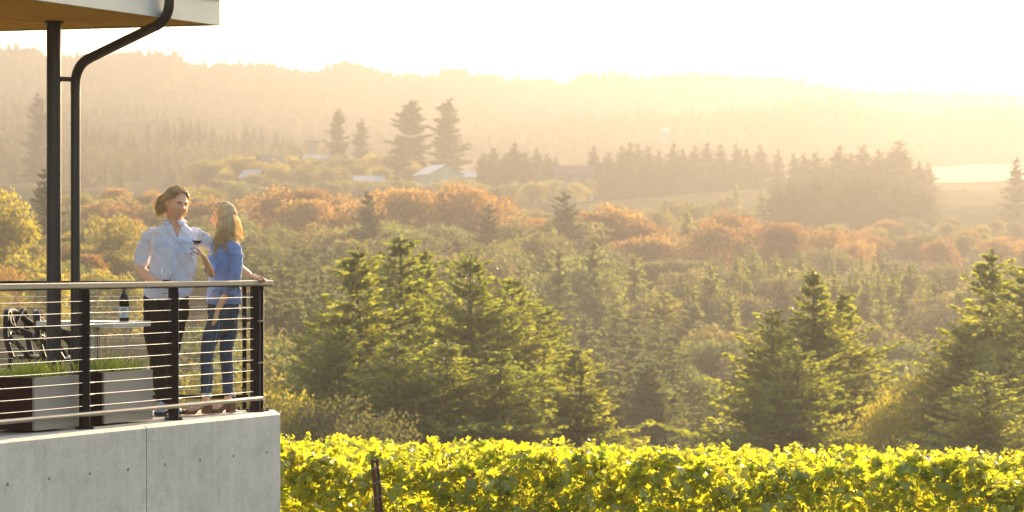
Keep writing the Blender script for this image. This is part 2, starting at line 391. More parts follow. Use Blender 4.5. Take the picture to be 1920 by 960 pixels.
# ------------------------------------------------------------------ railings
CZ = [.952 - .0868 * k for k in range(10)]
fr = empty('cable_railing', front(0, .1, 0), 0, 'front cable railing with flat grey top rail and dark posts on the concrete wall', 'railing')
IN = .23
ts = [tpx(478, IN), tpx(325, IN), tpx(158, IN)]
ts.append(ts[2] + (ts[2] - ts[1])); ts.append(ts[3] + (ts[2] - ts[1]))
rzw = math.atan2(WD.y, WD.x)
def post(parent, p, rz, plate=True, wd=.066, dp=.045, fin=True, top=1.045):
    mb = MB(); mb.box(p + Vector((0, 0, top / 2 + .004)), (dp, wd, top - .016), rz)
    po = mb.build('post', M['bronze'], parent, bevel=.002)
    if plate:
        pl = MB().box(p + Vector((0, 0, .008)), (.12, .10, .012), rz)
        for sx, sy in ((-1, -1), (1, 1), (-1, 1), (1, -1)):
            q = p + Matrix.Rotation(rz, 3, 'Z') @ Vector((sx * .048, sy * .038, .014))
            pl.lathe(q, [(.009, 0), (.009, .01), (.003, .013), (.0002, .0132)], 6)
        pl.build('base_plate', M['bronze'], parent)
    return po
for k, t in enumerate(ts):
    p = front(t, IN)
    post(fr, p, rzw + R(58))
    M3 = Matrix.Rotation(rzw + R(58), 3, 'Z')
    MB().box(p + M3 @ Vector((.0, -.036, .51)), (.045, .004, 1.0), rzw + R(58)).build('sunlit_edge_strip', M['railcap'], fr)  # pale strip added to paint the sunlit edge of the post
a, b = front(-.22, IN, 1.07), front(ts[4], IN, 1.07)
mb = MB(); mb.bar(a, b, .075, .042); mb.build('top_rail', M['railcap'], fr, bevel=.006)
mb = MB(); mb.bar(a + Vector((0, 0, -.027)), b + Vector((0, 0, -.027)), .05, .008); mb.build('rail_underside', M['bronze'], fr)
mb = MB(); mb.tube([front(ts[0] - .03, IN - .04, .112), front(ts[4], IN - .04, .112)], .019, 14); mb.build('bottom_rail', M['railcap'], fr, smooth='auto')
for z in CZ:
    for i in range(3):
        t0, t1 = ts[i], ts[i + 1]; sag = .002
        pts = [front(t0 + (t1 - t0) * u + 0, IN - .01, z - sag * 4 * u * (1 - u)) for u in np.linspace(0.03, .985, 6)]
        mb = MB(); mb.tube(pts, .0028, 6)
        q = front(t1 - .045, IN - .036, z); mb.tube([q - WD * .03, q + WD * .03], .006, 6)
        mb.build('cable', M['steel'], fr, smooth='auto')
rr = empty('rear_cable_railing', CN + BK * .35, 0, 'rear cable railing along the far edge of the deck, behind the couple', 'railing')
def rear(s, z): return CN + BK * s + Vector((0, .36, z))
rposts = [.335, 1.72, 3.1, 4.5]
for s_ in rposts:
    p = rear(s_, 0)
    post(rr, p, R(4), wd=.03, dp=.036)
    for z in CZ: MB().lathe(p + Vector((.0, -.016, z)), [(.009, 0), (.007, .008), (.0002, .009)], 8, Matrix.Rotation(R(90), 3, 'X')).build('cable_fitting', M['galv'], rr)
mb = MB(); mb.bar(rear(.32, 1.065), rear(4.6, 1.065), .07, .036); mb.build('top_rail', M['bronze'], rr, bevel=.004)
mb = MB(); mb.tube([rear(.3, .112), rear(4.6, .112)], .018, 10); mb.build('bottom_rail', M['bronze'], rr)
for z in CZ:
    for i in range(3):
        mb = MB(); mb.tube([rear(rposts[i], z), rear((rposts[i] + rposts[i + 1]) / 2, z - .003), rear(rposts[i + 1], z)], .0032, 5); mb.build('cable', M['steel'], rr)
# second corner post and the short brackets that tie the two railings
p2 = at(491, 772, 23.97); p2.z = 0
post(fr, p2, R(0), wd=.04, dp=.032)
for py in (601, 679):
    z = (HZ - py) / F * 24 + EYE
    mb = MB(); mb.bar(front(ts[0], IN - .03, z), p2 + Vector((.02, -.03, z)), .01, .012); mb.build('tie_bracket', M['railcap'], fr)
    mb = MB(); mb.bar(rear(.335, z), front(ts[0], IN + .02, z), .012, .014); mb.tube([rear(.335, z), rear(.31, z) + Vector((0.02, -.01, 0))], .014, 8); mb.build('tie_bracket', M['bronze'], rr)
mb = MB(); mb.bar(front(ts[0], IN - .04, .112), p2 + Vector((.02, -.03, .112)), .02, .03); mb.build('bottom_rail_end', M['railcap'], fr)

# ------------------------------------------------------------------ roof, column, downspout
RZ = 3.10
RC = at(408, 461, 22.5); RC.z = RZ
RD_ = Vector((-math.sin(R(25.9)), -math.cos(R(25.9)), 0))     # along the fascia, towards the camera
RB = Vector((-1, .322, 0)).normalized()
roof = empty('roof_canopy', RC.copy(), 0, 'flat canopy roof with pale metal fascia and wooden soffit over the deck', 'roof')
nb = Vector((RD_.y, -RD_.x, 0)); nb = nb if nb.y < 0 else -nb   # outward from the fascia
L1, L2 = 6.0, 5.0
mb = MB(); mb.bar(RC + Vector((0, 0, .09)) + nb * .01, RC + RD_ * L1 + Vector((0, 0, .09)) + nb * .01, .02, .2); mb.build('fascia', M['fascia'], roof, bevel=.002)
mb = MB(); mb.bar(RC + Vector((.012, .0, .09)) - RD_ * .01, RC + RB * L2 + Vector((0, .0, .09)) - RD_ * .01, .02, .196); mb.build('fascia', M['fascia'], roof)
mb = MB(); mb.bar(RC + Vector((0, 0, .225)) + nb * .03 - RD_ * .02, RC + RD_ * L1 + Vector((0, 0, .225)) + nb * .03, .05, .065); mb.build('roof_edge', M['roofedge'], roof)
top = MB(); top.prism([RC + Vector((-.03, -.03, .19)), RC + RD_ * L1 + Vector((-.03, 0, .19)), RC + RD_ * L1 + RB * L2 + Vector((0, 0, .19)), RC + RB * L2 + Vector((0, -.03, .19))], (0, 0, 0), (0, 0, .05))
top.build('roof_deck', M['roofedge'], roof)
M['soffit'] = mat('golden_soffit_board', (.80, .46, .13), (.62, .33, .085), 3, .8, stretch=(1, 14, 14), bump=.1, spec=.1)
# soffit boards run along the fascia
bw = .14
nrm_in = -nb
nbd = int(4.6 / bw)
for i in range(nbd):
    u0 = .02 + i * bw; u1 = u0 + bw - .006
    # start on the rear edge line: RC + s*RB ; offset from fascia line u = s*(RB.nrm_in)
    s0 = u0 / RB.dot(nrm_in); s1 = u1 / RB.dot(nrm_in)
    A = RC + RB * s0 + RD_ * .03; B = RC + RB * s1 + RD_ * .03
    ln = L1 - 0.05
    C2 = B + RD_ * ln; D2 = A + RD_ * ln
    MB().prism([v + Vector((0, 0, .0 + g.uniform(0, .0015))) for v in (A, B, C2, D2)], (0, 0, 0), (0, 0, .018)).build('soffit_board', M['soffit'], roof)
colp = at(101, 461, 22.2)
col = empty('column', (colp.x, colp.y, 0), 0, 'thick round dark steel column holding up the canopy roof', 'column')
MB().tube([(colp.x, colp.y, .012), (colp.x, colp.y, RZ - .015)], .056, 32).build('shaft', M['columnpaint'], col, smooth='auto')
MB().lathe((colp.x, colp.y, 0), [(.0002, .001), (.1, .001), (.1, .014), (.0002, .014)], 24).build('foot_plate', M['columnpaint'], col)
MB().lathe((colp.x, colp.y, RZ - .016), [(.0002, 0), (.075, 0), (.075, .012), (.0002, .012)], 24).build('cap_plate', M['columnpaint'], col)
dsx = at(141.5, 461, 22.25)
ds = empty('downspout', (dsx.x, dsx.y, 0), 0, 'slimmer dark downspout pipe bending out to the roof edge', 'downspout')
rp = .0375
top1 = at(318, 0, 21.72); pa = at(318, 36, 21.72); pb = at(141.5, 122, 22.25)
def arc(p0, p1, p2, r, n=9):
    d0 = (p0 - p1).normalized(); d1 = (p2 - p1).normalized(); out = []
    for i in range(n):
        t = i / (n - 1); q = (p1 + d0 * r) * (1 - t) ** 2 + p1 * 2 * t * (1 - t) + (p1 + d1 * r) * t * t; out.append(q)
    return out
elb1 = arc(Vector((pa.x, pa.y, pa.z + .5)), pa, pb, .15, 22); elb2 = arc(pa, pb, Vector((pb.x, pb.y, 0)), .15, 22)
MB().tube([Vector((pa.x, pa.y, RZ + .4)), elb1[0]], rp, 24).build('upper_pipe', M['columnpaint'], ds, smooth='auto')
MB().tube([elb1[-1], elb2[0]], rp, 24).build('sloping_pipe', M['columnpaint'], ds, smooth='auto')
MB().tube([elb2[-1], Vector((pb.x, pb.y, .06))], rp, 24).build('lower_pipe', M['columnpaint'], ds, smooth='auto')
for e in (elb1, elb2):
    MB().tube(e, [rp * (1.0 if k % 2 else 1.075) for k in range(len(e))], 24).build('ribbed_elbow', M['columnpaint'], ds, smooth='auto')
for p, s_ in ((elb2[-1], -.03), (elb1[0], .03)):
    MB().tube([p + Vector((0, 0, s_ - .01)), p + Vector((0, 0, s_ + .01))], rp * 1.06, 24).build('joint_band', M['columnpaint'], ds, smooth='auto')
zb = (HZ - 148) / F * 22.2 + EYE
MB().bar((colp.x + .05, colp.y, zb), (dsx.x - .02, dsx.y, zb), .03, .035).build('bracket', M['roofedge'], ds, bevel=.003)
MB().tube([(dsx.x, dsx.y, zb - .016), (dsx.x, dsx.y, zb + .016)], rp * 1.08, 24).build('pipe_clamp', M['roofedge'], ds)
# ------------------------------------------------------------------ trees
M['fir'] = leafmat('fir_needles', (.045, .066, .014), (.09, .12, .024), (.19, .24, .024), (.50, .48, .045), .5, 1.2, per_obj=.1)
M['fir_dark'] = leafmat('dark_fir_needles', (.026, .036, .012), (.048, .058, .018), (.06, .07, .014), (.12, .12, .025), .3, .5)
M['fir_far'] = leafmat('distant_fir_needles', (.035, .045, .018), (.06, .065, .025), (.08, .08, .02), (.14, .12, .03), .3, .1)
M['plantation'] = leafmat('young_conifer_needles', (.08, .105, .035), (.14, .16, .055), (.17, .20, .045), (.30, .30, .07), .45, .3, per_obj=.2)
M['orange'] = leafmat('orange_autumn_leaves', (.12, .062, .02), (.19, .10, .03), (.28, .14, .03), (.44, .25, .045), .5, .25, per_obj=.5)
M['brown'] = leafmat('brown_olive_leaves', (.06, .058, .022), (.10, .092, .03), (.15, .14, .035), (.26, .21, .045), .45, .2, per_obj=.5)
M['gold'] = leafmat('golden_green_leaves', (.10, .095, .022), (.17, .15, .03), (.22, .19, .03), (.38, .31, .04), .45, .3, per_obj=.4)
M['green'] = leafmat('green_leaves', (.06, .08, .022), (.10, .12, .032), (.16, .19, .03), (.28, .29, .045), .4, .3, per_obj=.4)
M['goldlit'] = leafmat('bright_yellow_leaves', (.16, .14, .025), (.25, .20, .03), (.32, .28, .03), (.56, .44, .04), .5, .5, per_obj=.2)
def rv(g): return Vector((g.gauss(0, 1), g.gauss(0, 1), g.gauss(0, 1))).normalized()
class Leaves:
    "fast collector of small leaf faces"
    def __init__(s): s.v = []; s.n = 0
    def quad(s, p, u, v):
        s.v += [p - u - v * .6, p + u * .2 - v, p + u, p + u * .1 + v]; s.n += 1
    def mesh(s, name, m):
        me = bpy.data.meshes.new(name); nv = len(s.v)
        me.vertices.add(nv); me.vertices.foreach_set('co', np.array(s.v, dtype=np.float32).ravel())
        me.loops.add(nv); me.loops.foreach_set('vertex_index', np.arange(nv, dtype=np.int32))
        me.polygons.add(s.n); me.polygons.foreach_set('loop_start', np.arange(0, nv, 4, dtype=np.int32)); me.polygons.foreach_set('loop_total', np.full(s.n, 4, dtype=np.int32))
        me.materials.append(m); me.update(); me.validate(); return me
def fir_proto(seed, H=1.0, spread=.24, whorls=42, per=7, twig=11, leaf=.011, bare=.10, droop=.25, top=.02, gap=.12, lw=.45, power=.85, lean=0):
    "unit-height conifer: returns (trunk mesh, crown mesh)"
    g = random.Random(seed); L = Leaves(); tr = MB(); br = MB()
    bend = [Vector((g.uniform(-1, 1) * .006 + lean * i / 8 * .02, g.uniform(-1, 1) * .006, i / 8)) for i in range(9)]
    tr.tube(bend, [.016 * (1 - i / 8) ** .8 + .0012 for i in range(9)], 7)
    for w_ in range(whorls):
        f = min(max((w_ + g.uniform(-.4, .4)) / whorls, 0), .99); z = bare + (1 - bare - .012) * f; z = min(max(z, bare), .992)
        k = 1 - f
        env = spread * (k ** power) * (1.0 - .25 * max(0, k - .8) / .2) + top * .45
        side = g.uniform(0, 6.28); wl = g.uniform(.72, 1.15)
        nb_ = per if f < .8 else max(4, int(per * .7))
        for b_ in range(nb_):
            if g.random() < gap: continue
            a = 6.283 * b_ / nb_ + g.uniform(-.35, .35) + w_ * 1.3
            ln = env * wl * g.uniform(.62, 1.12) * (1 + .18 * math.sin(a - side))
            if g.random() < .05: ln *= 1.25
            d = Vector((math.cos(a), math.sin(a), 0)); up = .12 + .45 * (f ** 1.2) + g.uniform(-.08, .16); sag = droop * (1 - f) * g.uniform(.6, 1.3)
            zb_ = min(max(z + g.uniform(-1.1, 1.1) * (1 - bare) / whorls, bare * .8), .985); ln *= 1 + .22 * math.sin(zb_ * 23 + a * 2 + seed) 
            def P(t): return Vector((d.x * ln * t, d.y * ln * t, zb_ + ln * (up * t - sag * t * t + .22 * sag * t ** 4)))
            if ln > .05: br.tube([P(0), P(.5), P(.95)], [.0022 * (1 - f * .6), .0014, .0005], 3, cap=False)
            perp = Vector((-d.y, d.x, 0)); nt_ = max(5, int(twig * (ln / spread) + 4))
            for i in range(nt_):
                t = (i + g.random()) / nt_; t = .12 + .88 * t
                p = P(t); wdt = ln * .30 * (1 - t * .75) + .006
                for sgn in (-1, 1):
                    q = p + perp * sgn * wdt * g.uniform(.1, 1) + Vector((0, 0, -g.uniform(0, .9) * wdt * .5 + g.uniform(-.003, .004)))
                    dr = (d * g.uniform(.3, 1) + perp * sgn * g.uniform(.2, 1.0) + Vector((0, 0, g.uniform(-.5, .75)))).normalized()
                    s_ = leaf * g.uniform(.7, 1.5) * (1.15 - .45 * f)
                    n_ = rv(g); v = dr.cross(n_).normalized() * s_ * lw
                    L.quad(q, dr * s_, v)
            for i in range(2):
                dr = (d + Vector((g.uniform(-.3, .3), g.uniform(-.3, .3), g.uniform(-.1, .6)))).normalized(); s_ = leaf * 1.3
                L.quad(P(1.0), dr * s_, dr.cross(rv(g)).normalized() * s_ * .4)
    for i in range(10):
        s_ = leaf * .8; L.quad(Vector((0, 0, .985 + i * .0018)), Vector((g.uniform(-.5, .5), g.uniform(-.5, .5), 1)).normalized() * s_, rv(g) * s_ * .35)
    t_ = MB(); t_.v = tr.v; t_.f = tr.f; t_.m = tr.m; t_.add(br.v, br.f)
    return t_.mesh('trunk', M['bark']), L
def broad_proto(seed, n=1500, leaf=.035, W=.42, flat=.8, bare=.12, lobes=11):
    g = random.Random(seed); L = Leaves(); tr = MB()
    cs = []
    for i in range(lobes):
        a = g.uniform(0, 6.283); r = W * g.uniform(.15, .72); z = bare + .18 + g.random() ** .8 * (.72 - bare)
        kz = 1 - abs((z - .52) / .62) ** 2
        cs.append((Vector((math.cos(a) * r * kz, math.sin(a) * r * kz, z)), W * g.uniform(.3, .52) * (.7 + .3 * kz)))
    cs.append((Vector((0, 0, .55)), W * .6)); cs.append((Vector((g.uniform(-.1, .1), 0, .8)), W * .42))
    top = max(c.z + r * flat for c, r in cs)
    cs = [(Vector((c.x, c.y, c.z / top)), r / top) for c, r in cs]
    tr.tube([(0, 0, -.03), (.01, 0, .15), (0, .01, .38)], [.03, .022, .012], 6)
    for c, r in cs[:7]: tr.tube([(0, 0, .2), c * .55 + Vector((0, 0, .1)), c], [.012, .007, .003], 4, cap=False)
    per = n // len(cs)
    for c, r in cs:
        for i in range(int(per * (r / W * 2.2))):
            d = rv(g)
            if d.z < -.55: continue
            rr_ = r * (.55 + .5 * g.random() ** .5) * (1 + .16 * math.sin(d.x * 7 + c.x * 30) * math.sin(d.y * 6 + 1) + .1 * math.sin(d.z * 11 + c.y * 40))
            p = c + Vector((d.x * rr_, d.y * rr_, d.z * rr_ * flat))
            s_ = leaf * g.uniform(.5, 1.25); u = (d * .4 + rv(g)).normalized(); v = u.cross(rv(g)).normalized()
            L.quad(p, u * s_, v * s_ * .75)
    return tr.mesh('trunk', M['bark']), L
PR = {}
def reg(key, tl, mats_):
    t, L = tl
    for mk in mats_: PR[(key, mk)] = (t, L.mesh('crown', M[mk]))
for i in range(4): reg('fir%d' % i, fir_proto(20 + i, spread=(.30, .27, .33, .24)[i], whorls=54, per=8, twig=30, leaf=.0115, bare=.02, gap=.05, lw=.5, power=(.72, .8, .65, .85)[i], lean=(0, .6, -.4, 0)[i]), ['fir'])
for i in range(3): reg('mfir%d' % i, fir_proto(50 + i, spread=(.24, .2, .28)[i], whorls=30, per=7, twig=16, leaf=.018, bare=.03, gap=.08, lw=.6), ['fir', 'fir_far', 'plantation', 'fir_dark'])
reg('tall0', fir_proto(71, spread=.19, whorls=34, per=7, twig=14, leaf=.024, bare=.12, gap=.16, lw=.62, power=.45, droop=.4), ['fir', 'fir_far', 'fir_dark'])
reg('tall1', fir_proto(75, spread=.22, whorls=30, per=7, twig=14, leaf=.024, bare=.1, gap=.18, lw=.62, power=.6, droop=.2), ['fir', 'fir_far', 'fir_dark'])
for i in range(4): reg('br%d' % i, broad_proto(90 + i, n=6500, leaf=.019, W=(.46, .52, .42, .5)[i]), ['orange', 'brown', 'gold', 'green', 'goldlit'])
reg('bush0', broad_proto(99, n=11000, leaf=.012, W=.6, bare=.0, lobes=13), ['gold', 'green', 'orange', 'brown', 'goldlit'])
tcount = [0]
def tree(key, mk, px, D, ytop=None, h=None, wx=1.0, label=None, group=None, name=None, cat='tree', rot=None, sink=.3):
    D = FAR(D); x = (px - 960) / F * D; z = ground(x, D)
    if ytop is not None: h = (EYE + (HZ - ytop) / F * D) - z
    if h < 1.0: return None
    nm = name or ('young_conifer' if mk == 'plantation' else 'orange_tree' if mk == 'orange' else 'fir_tree' if ('fir' in key or 'tall' in key) else ('bush' if 'bush' in key else 'broadleaf_tree'))
    o = empty(nm, (x, D, z - sink), rnd.uniform(0, 6.28) if rot is None else rot, label, cat, group)
    h += sink; wx *= (1.42 if (D < 150 and mk == 'fir') else 1); o.scale = (h * wx, h * wx, h)
    if (key, mk) not in PR: mk = ('plantation' if mk == 'gold' else 'fir') if 'fir' in key else 'brown'
    t, c = PR[(key, mk)]
    a = bpy.data.objects.new('trunk', t); link(a, o); b = bpy.data.objects.new('crown', c); link(b, o)
    tcount[0] += 1; return o
# --- the big near firs behind the vineyard
NF = 'large firs rising behind the vineyard in the middle'
for key, px, D, yt, wx, lab in [
    ('fir1', 672, 128, 462, 1.0, 'leftmost pointed fir of the big middle clump, its lit branches reaching out left'),
    ('fir0', 750, 138, 446, .95, 'tallest fir of the big middle clump, left of its centre'),
    ('fir3', 798, 144, 470, .9, 'slim pointed fir top just right of the tallest fir in the middle clump'),
    ('fir2', 885, 130, 478, .82, 'broad dark fir in the centre of the middle clump'),
    ('fir0', 962, 134, 525, .95, 'dark fir right of centre in the middle clump'),
    ('fir3', 1020, 140, 570, 1.1, 'paler fir with upswept branches on the right slope of the middle clump'),
    ('fir1', 1082, 126, 648, 1.15, 'low outermost fir on the right of the middle clump with one long side branch'),
    ('fir2', 640, 124, 610, 1.05, 'low bushy fir at the left foot of the middle clump'),
    ('fir2', 840, 120, 640, 1.1, 'low full fir filling the front of the middle clump'),
    ('fir0', 940, 121, 660, 1.1, 'low dark fir at the front right of the middle clump'),
    ('fir2', 745, 118, 640, 1.1, 'low fir at the front left of the middle clump'),
    ('fir3', 1525, 132, 508, .95, 'tallest dark fir of the clump right of centre'),
    ('fir1', 1583, 136, 543, .95, 'lighter fir with open branches and a visible trunk, right side of the right clump'),
    ('fir0', 1448, 128, 582, 1.0, 'dark drooping fir on the left side of the right clump'),
    ('fir2', 1500, 124, 650, .95, 'low dark fir at the front of the right clump'),
    ('fir1', 1858, 126, 468, .9, 'big fir near the right edge with irregular branches'),
    ('fir0', 1925, 122, 500, .95, 'dark fir cut by the right edge of the picture'),
    ('fir2', 1805, 120, 610, .9, 'lower spreading fir left of the big fir near the right edge'),
    ('fir2', 1890, 116, 650, 1.0, 'low dark fir at the bottom near the right edge'),
    ('mfir1', 1312, 200, 760, 1.0, 'small pale young conifer standing alone just above the vines')]:
    tree(key, 'plantation' if px == 1312 else 'fir', px, D, yt, wx=wx, label=lab)
for key, mk, px, D, yt, wx, lab in [
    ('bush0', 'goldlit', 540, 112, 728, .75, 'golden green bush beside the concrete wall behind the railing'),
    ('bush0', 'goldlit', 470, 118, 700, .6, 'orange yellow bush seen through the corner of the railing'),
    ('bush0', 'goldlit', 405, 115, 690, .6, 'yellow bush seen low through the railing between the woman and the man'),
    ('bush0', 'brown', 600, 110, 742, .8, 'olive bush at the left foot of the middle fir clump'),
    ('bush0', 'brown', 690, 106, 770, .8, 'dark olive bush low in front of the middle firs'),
    ('bush0', 'goldlit', 1700, 122, 690, .62, 'golden autumn bush between the two right hand fir clumps'),
    ('bush0', 'goldlit', 1655, 118, 740, .6, 'orange tinged bush at the right foot of the right fir clump'),
    ('fir2', 'fir', 1850, 108, 700, 1.2, 'low green fir in front of the right edge firs')]:
    tree(key, mk, px, D, yt, wx=wx, label=lab, cat='bush', name='bush')
# --- single trees one can point to farther back
for key, mk, px, D, yt, wx, lab in [
    ('tall1', 'fir_far', 72, 900, 176, .8, 'tall hazy fir at far left beyond the round column'),
    ('tall0', 'fir_dark', 633, 900, 205, .8, 'tall narrow hazy fir, left one of the smaller pair above the red barn'),
    ('tall1', 'fir_dark', 677, 905, 224, .8, 'shorter ragged fir, right one of the smaller pair above the farm roofs'),
    ('tall0', 'fir_dark', 770, 850, 188, 1.35, 'very tall ragged fir, left one of the prominent pair in the haze'),
    ('tall1', 'fir_dark', 839, 855, 186, 1.2, 'very tall fir with long side branches, right one of the prominent pair'),
    ('mfir2', 'fir_dark', 752, 790, 262, 1.5, 'dark rounded fir at the foot of the prominent tall pair'),
    ('mfir0', 'fir_dark', 690, 385, 360, 1.2, 'dark pointed fir standing among orange trees right of the couple'),
    ('mfir2', 'fir_dark', 915, 400, 385, 1.1, 'dark fir among orange trees above the middle clump'),
    ('mfir2', 'fir_dark', 1060, 420, 362, 1.3, 'wide olive fir below the white farmhouse'),
    ('mfir0', 'fir', 1288, 470, 378, 1.0, 'fir with sunlit edge between the orange trees right of centre'),
    ('mfir0', 'fir', 1380, 640, 345, 1.0, 'small fir on the dry meadow below the fir row'),
    ('mfir2', 'fir', 1246, 560, 375, 1.0, 'olive fir on the slope below the dry meadow'),
    ('mfir2', 'fir_far', 1906, 620, 296, 1.15, 'large hazy fir at the right edge beside the low farm building'),
    ('br1', 'gold', 1810, 800, 352, 1.0, 'small round golden tree in front of the low farm building'),
    ('mfir2', 'fir_dark', 85, 360, 318, 1.0, 'dark fir directly behind the round column'),
    ('br2', 'goldlit', 8, 300, 358, .9, 'bright yellow tree cut by the left edge of the picture'),
    ('br3', 'gold', 215, 330, 402, .8, 'bright yellow green tree between the downspout and the man'),
    ('mfir1', 'plantation', 1049, 300, 468, 1.1, 'pale olive conifer standing alone above the middle clump'),
    ('mfir1', 'plantation', 1114, 315, 437, 1.0, 'slim pale conifer just right of the pale olive one')]:
    tree(key, mk, px, D, yt, wx=wx, label=lab)
# --- rows and bands of like trees
ORD = [''] + 'first second third fourth fifth sixth seventh eighth ninth tenth eleventh twelfth thirteenth fourteenth fifteenth sixteenth seventeenth eighteenth nineteenth twentieth twenty-first twenty-second twenty-third twenty-fourth twenty-fifth twenty-sixth twenty-seventh twenty-eighth twenty-ninth thirtieth'.split()
def band(spec, group, label, seed, cat='tree'):
    g = random.Random(seed)
    made = [(px, tree(key, mk, px, D, yt, wx=wx, label=label, group=group, cat=cat)) for key, mk, px, D, yt, wx in spec(g)]
    made = sorted([m_ for m_ in made if m_[1] is not None], key=lambda q: q[0])
    if len(made) <= 60:        # few enough to be pointed at by their place along the band
        for i, (px, o) in enumerate(made):
            k = i + 1; n_ = len(made)
            o['label'] = label + (', %s from left' % ORD[k] if k <= (n_ + 1) // 2 else ', %s from right' % ORD[n_ - i])
def line(xs, tops, D, keys, mk, jit=6, wx=(.8, 1.1), dj=15, jt=4):
    def f(g):
        for x, t in zip(xs, tops):
            k = g.choice(keys); m_ = g.choice(mk) if isinstance(mk, (list, tuple)) else mk
            yield k, m_, x + g.uniform(-jit, jit), D + g.uniform(-dj, dj), t + g.uniform(-jt, jt), g.uniform(*wx)
    return f
MF = ['mfir0', 'mfir1', 'mfir2']; BR = ['br0', 'br1', 'br2', 'br3']
xs = list(range(160, 640, 15)); tp = np.interp(xs, [160, 190, 250, 300, 350, 385, 400, 425, 445, 485, 505, 520, 560, 600, 640], [238, 238, 245, 228, 224, 228, 245, 250, 238, 232, 262, 250, 258, 268, 272])
band(line(xs, tp + np.array([(-7, 6, 0, 9)[i % 4] for i in range(len(xs))]), 1180, MF, 'fir_far', 4, (.8, 1.1)), 'hazy firs on the left skyline of the farm ridge', 'hazy grey fir in the tree line above the left plantation', 1)
band(line([1114, 1140, 1165, 1181, 1197, 1215, 1235, 1262, 1281, 1302, 1326, 1352, 1380, 1400, 1426, 1458], [275, 285, 272, 268, 266, 275, 280, 267, 280, 272, 268, 270, 268, 280, 272, 282], 800, ['mfir0', 'mfir2'], 'fir_dark', 1, (1.15, 1.5), 8, 2), 'row of narrow firs along the top of the dry meadow', 'narrow fir in the even row behind the dry meadow', 2)
band(line([1122, 1152, 1175, 1206, 1226, 1250, 1292, 1340, 1368, 1412], [300, 305, 298, 300, 305, 300, 302, 300, 305, 308], 780, ['mfir0', 'mfir2'], 'fir_dark', 1, (1.3, 1.7), 8, 2), 'row of narrow firs along the top of the dry meadow', 'shorter fir filling the second line of the meadow row', 22)
band(line([905, 925, 945, 965, 985, 1005, 1025, 1040, 915, 950, 990, 1020], [284, 276, 286, 264, 284, 280, 288, 296, 300, 305, 300, 310], 790, ['mfir2', 'mfir0'], 'fir_dark', 2, (1.4, 1.9)), 'dark clump of trees between the green barn and the white farmhouse', 'dark fir in the dense clump left of the white farmhouse', 3)
band(line([1490, 1508, 1530, 1550, 1575, 1598, 1620, 1645, 1665, 1685, 1705, 1722, 1740], [286, 285, 282, 300, 272, 285, 268, 283, 286, 266, 296, 300, 308], 730, ['mfir0', 'mfir2', 'mfir2'], 'fir_dark', 3, (1.3, 1.8)), 'tall firs of the big clump on the right of the meadow', 'tall fir along the top of the big right clump', 4)
band(line([1430, 1455, 1480, 1505, 1530, 1555, 1580, 1605, 1630, 1655, 1680, 1705, 1730, 1745, 1440, 1470, 1500, 1540, 1585, 1620, 1660, 1700, 1735], [352, 345, 338, 342, 335, 335, 338, 335, 332, 330, 335, 338, 345, 360, 372, 365, 362, 358, 358, 360, 358, 360, 370], 620, ['mfir2', 'mfir0'], ['fir_dark', 'fir_dark', 'fir'], 4, (1.4, 2.0)), 'lower trees of the big clump on the right', 'olive conifer low in the big right clump', 5)
def plant(x0, x1, D0, D1, n, top0, top1, keys, mk, wx=(.9, 1.2), jt=8, hmin=None):
    def f(g):
        for i in range(n):
            u = (i + g.random()) / n; D = D0 + (D1 - D0) * g.random(); px = x0 + (x1 - x0) * ((i * .618) % 1)
            s_ = (D - D0) / (D1 - D0 + 1e-6); t = top0 + (top1 - top0) * s_
            m_ = g.choice(mk) if isinstance(mk, (list, tuple)) else mk
            yield g.choice(keys), m_, px, D, t + g.uniform(-jt, jt), g.uniform(*wx)
    return f
band(plant(-30, 600, 890, 1090, 170, 298, 260, MF, 'plantation', (1.0, 1.5), 5), 'pale plantation on the left hillside', 'pale yellow green young conifer in the plantation below the left skyline', 6)
band(plant(-20, 420, 640, 720, 46, 392, 372, MF, ['fir', 'plantation'], (.9, 1.2), 8), 'trees along the foot of the dark left field', 'olive tree along the foot of the dark hillside field on the left', 7)
band(plant(455, 660, 230, 330, 60, 565, 455, ['mfir1', 'mfir0', 'mfir2'], 'plantation', (1.2, 1.8), 14), 'pale young conifers right of the couple', 'pale young conifer on the slope just right of the couple', 8)
band(plant(1060, 1270, 190, 270, 44, 690, 590, ['mfir1', 'mfir0', 'mfir2'], 'plantation', (1.2, 1.8), 14), 'pale young conifers right of the middle clump', 'pale young conifer right of the middle fir clump', 9)
band(plant(1335, 1700, 290, 380, 26, 540, 470, ['mfir1', 'mfir0'], ['plantation', 'fir'], (.9, 1.2), 12), 'scattered conifers above the right fir clump', 'soft hazy conifer on the brown slope above the right fir clump', 10)
band(plant(380, 1120, 690, 740, 36, 346, 337, BR, ['green', 'gold', 'brown'], (1.0, 1.4), 6), 'bushy trees in front of the farm buildings', 'low olive tree half hiding the farm buildings', 31)
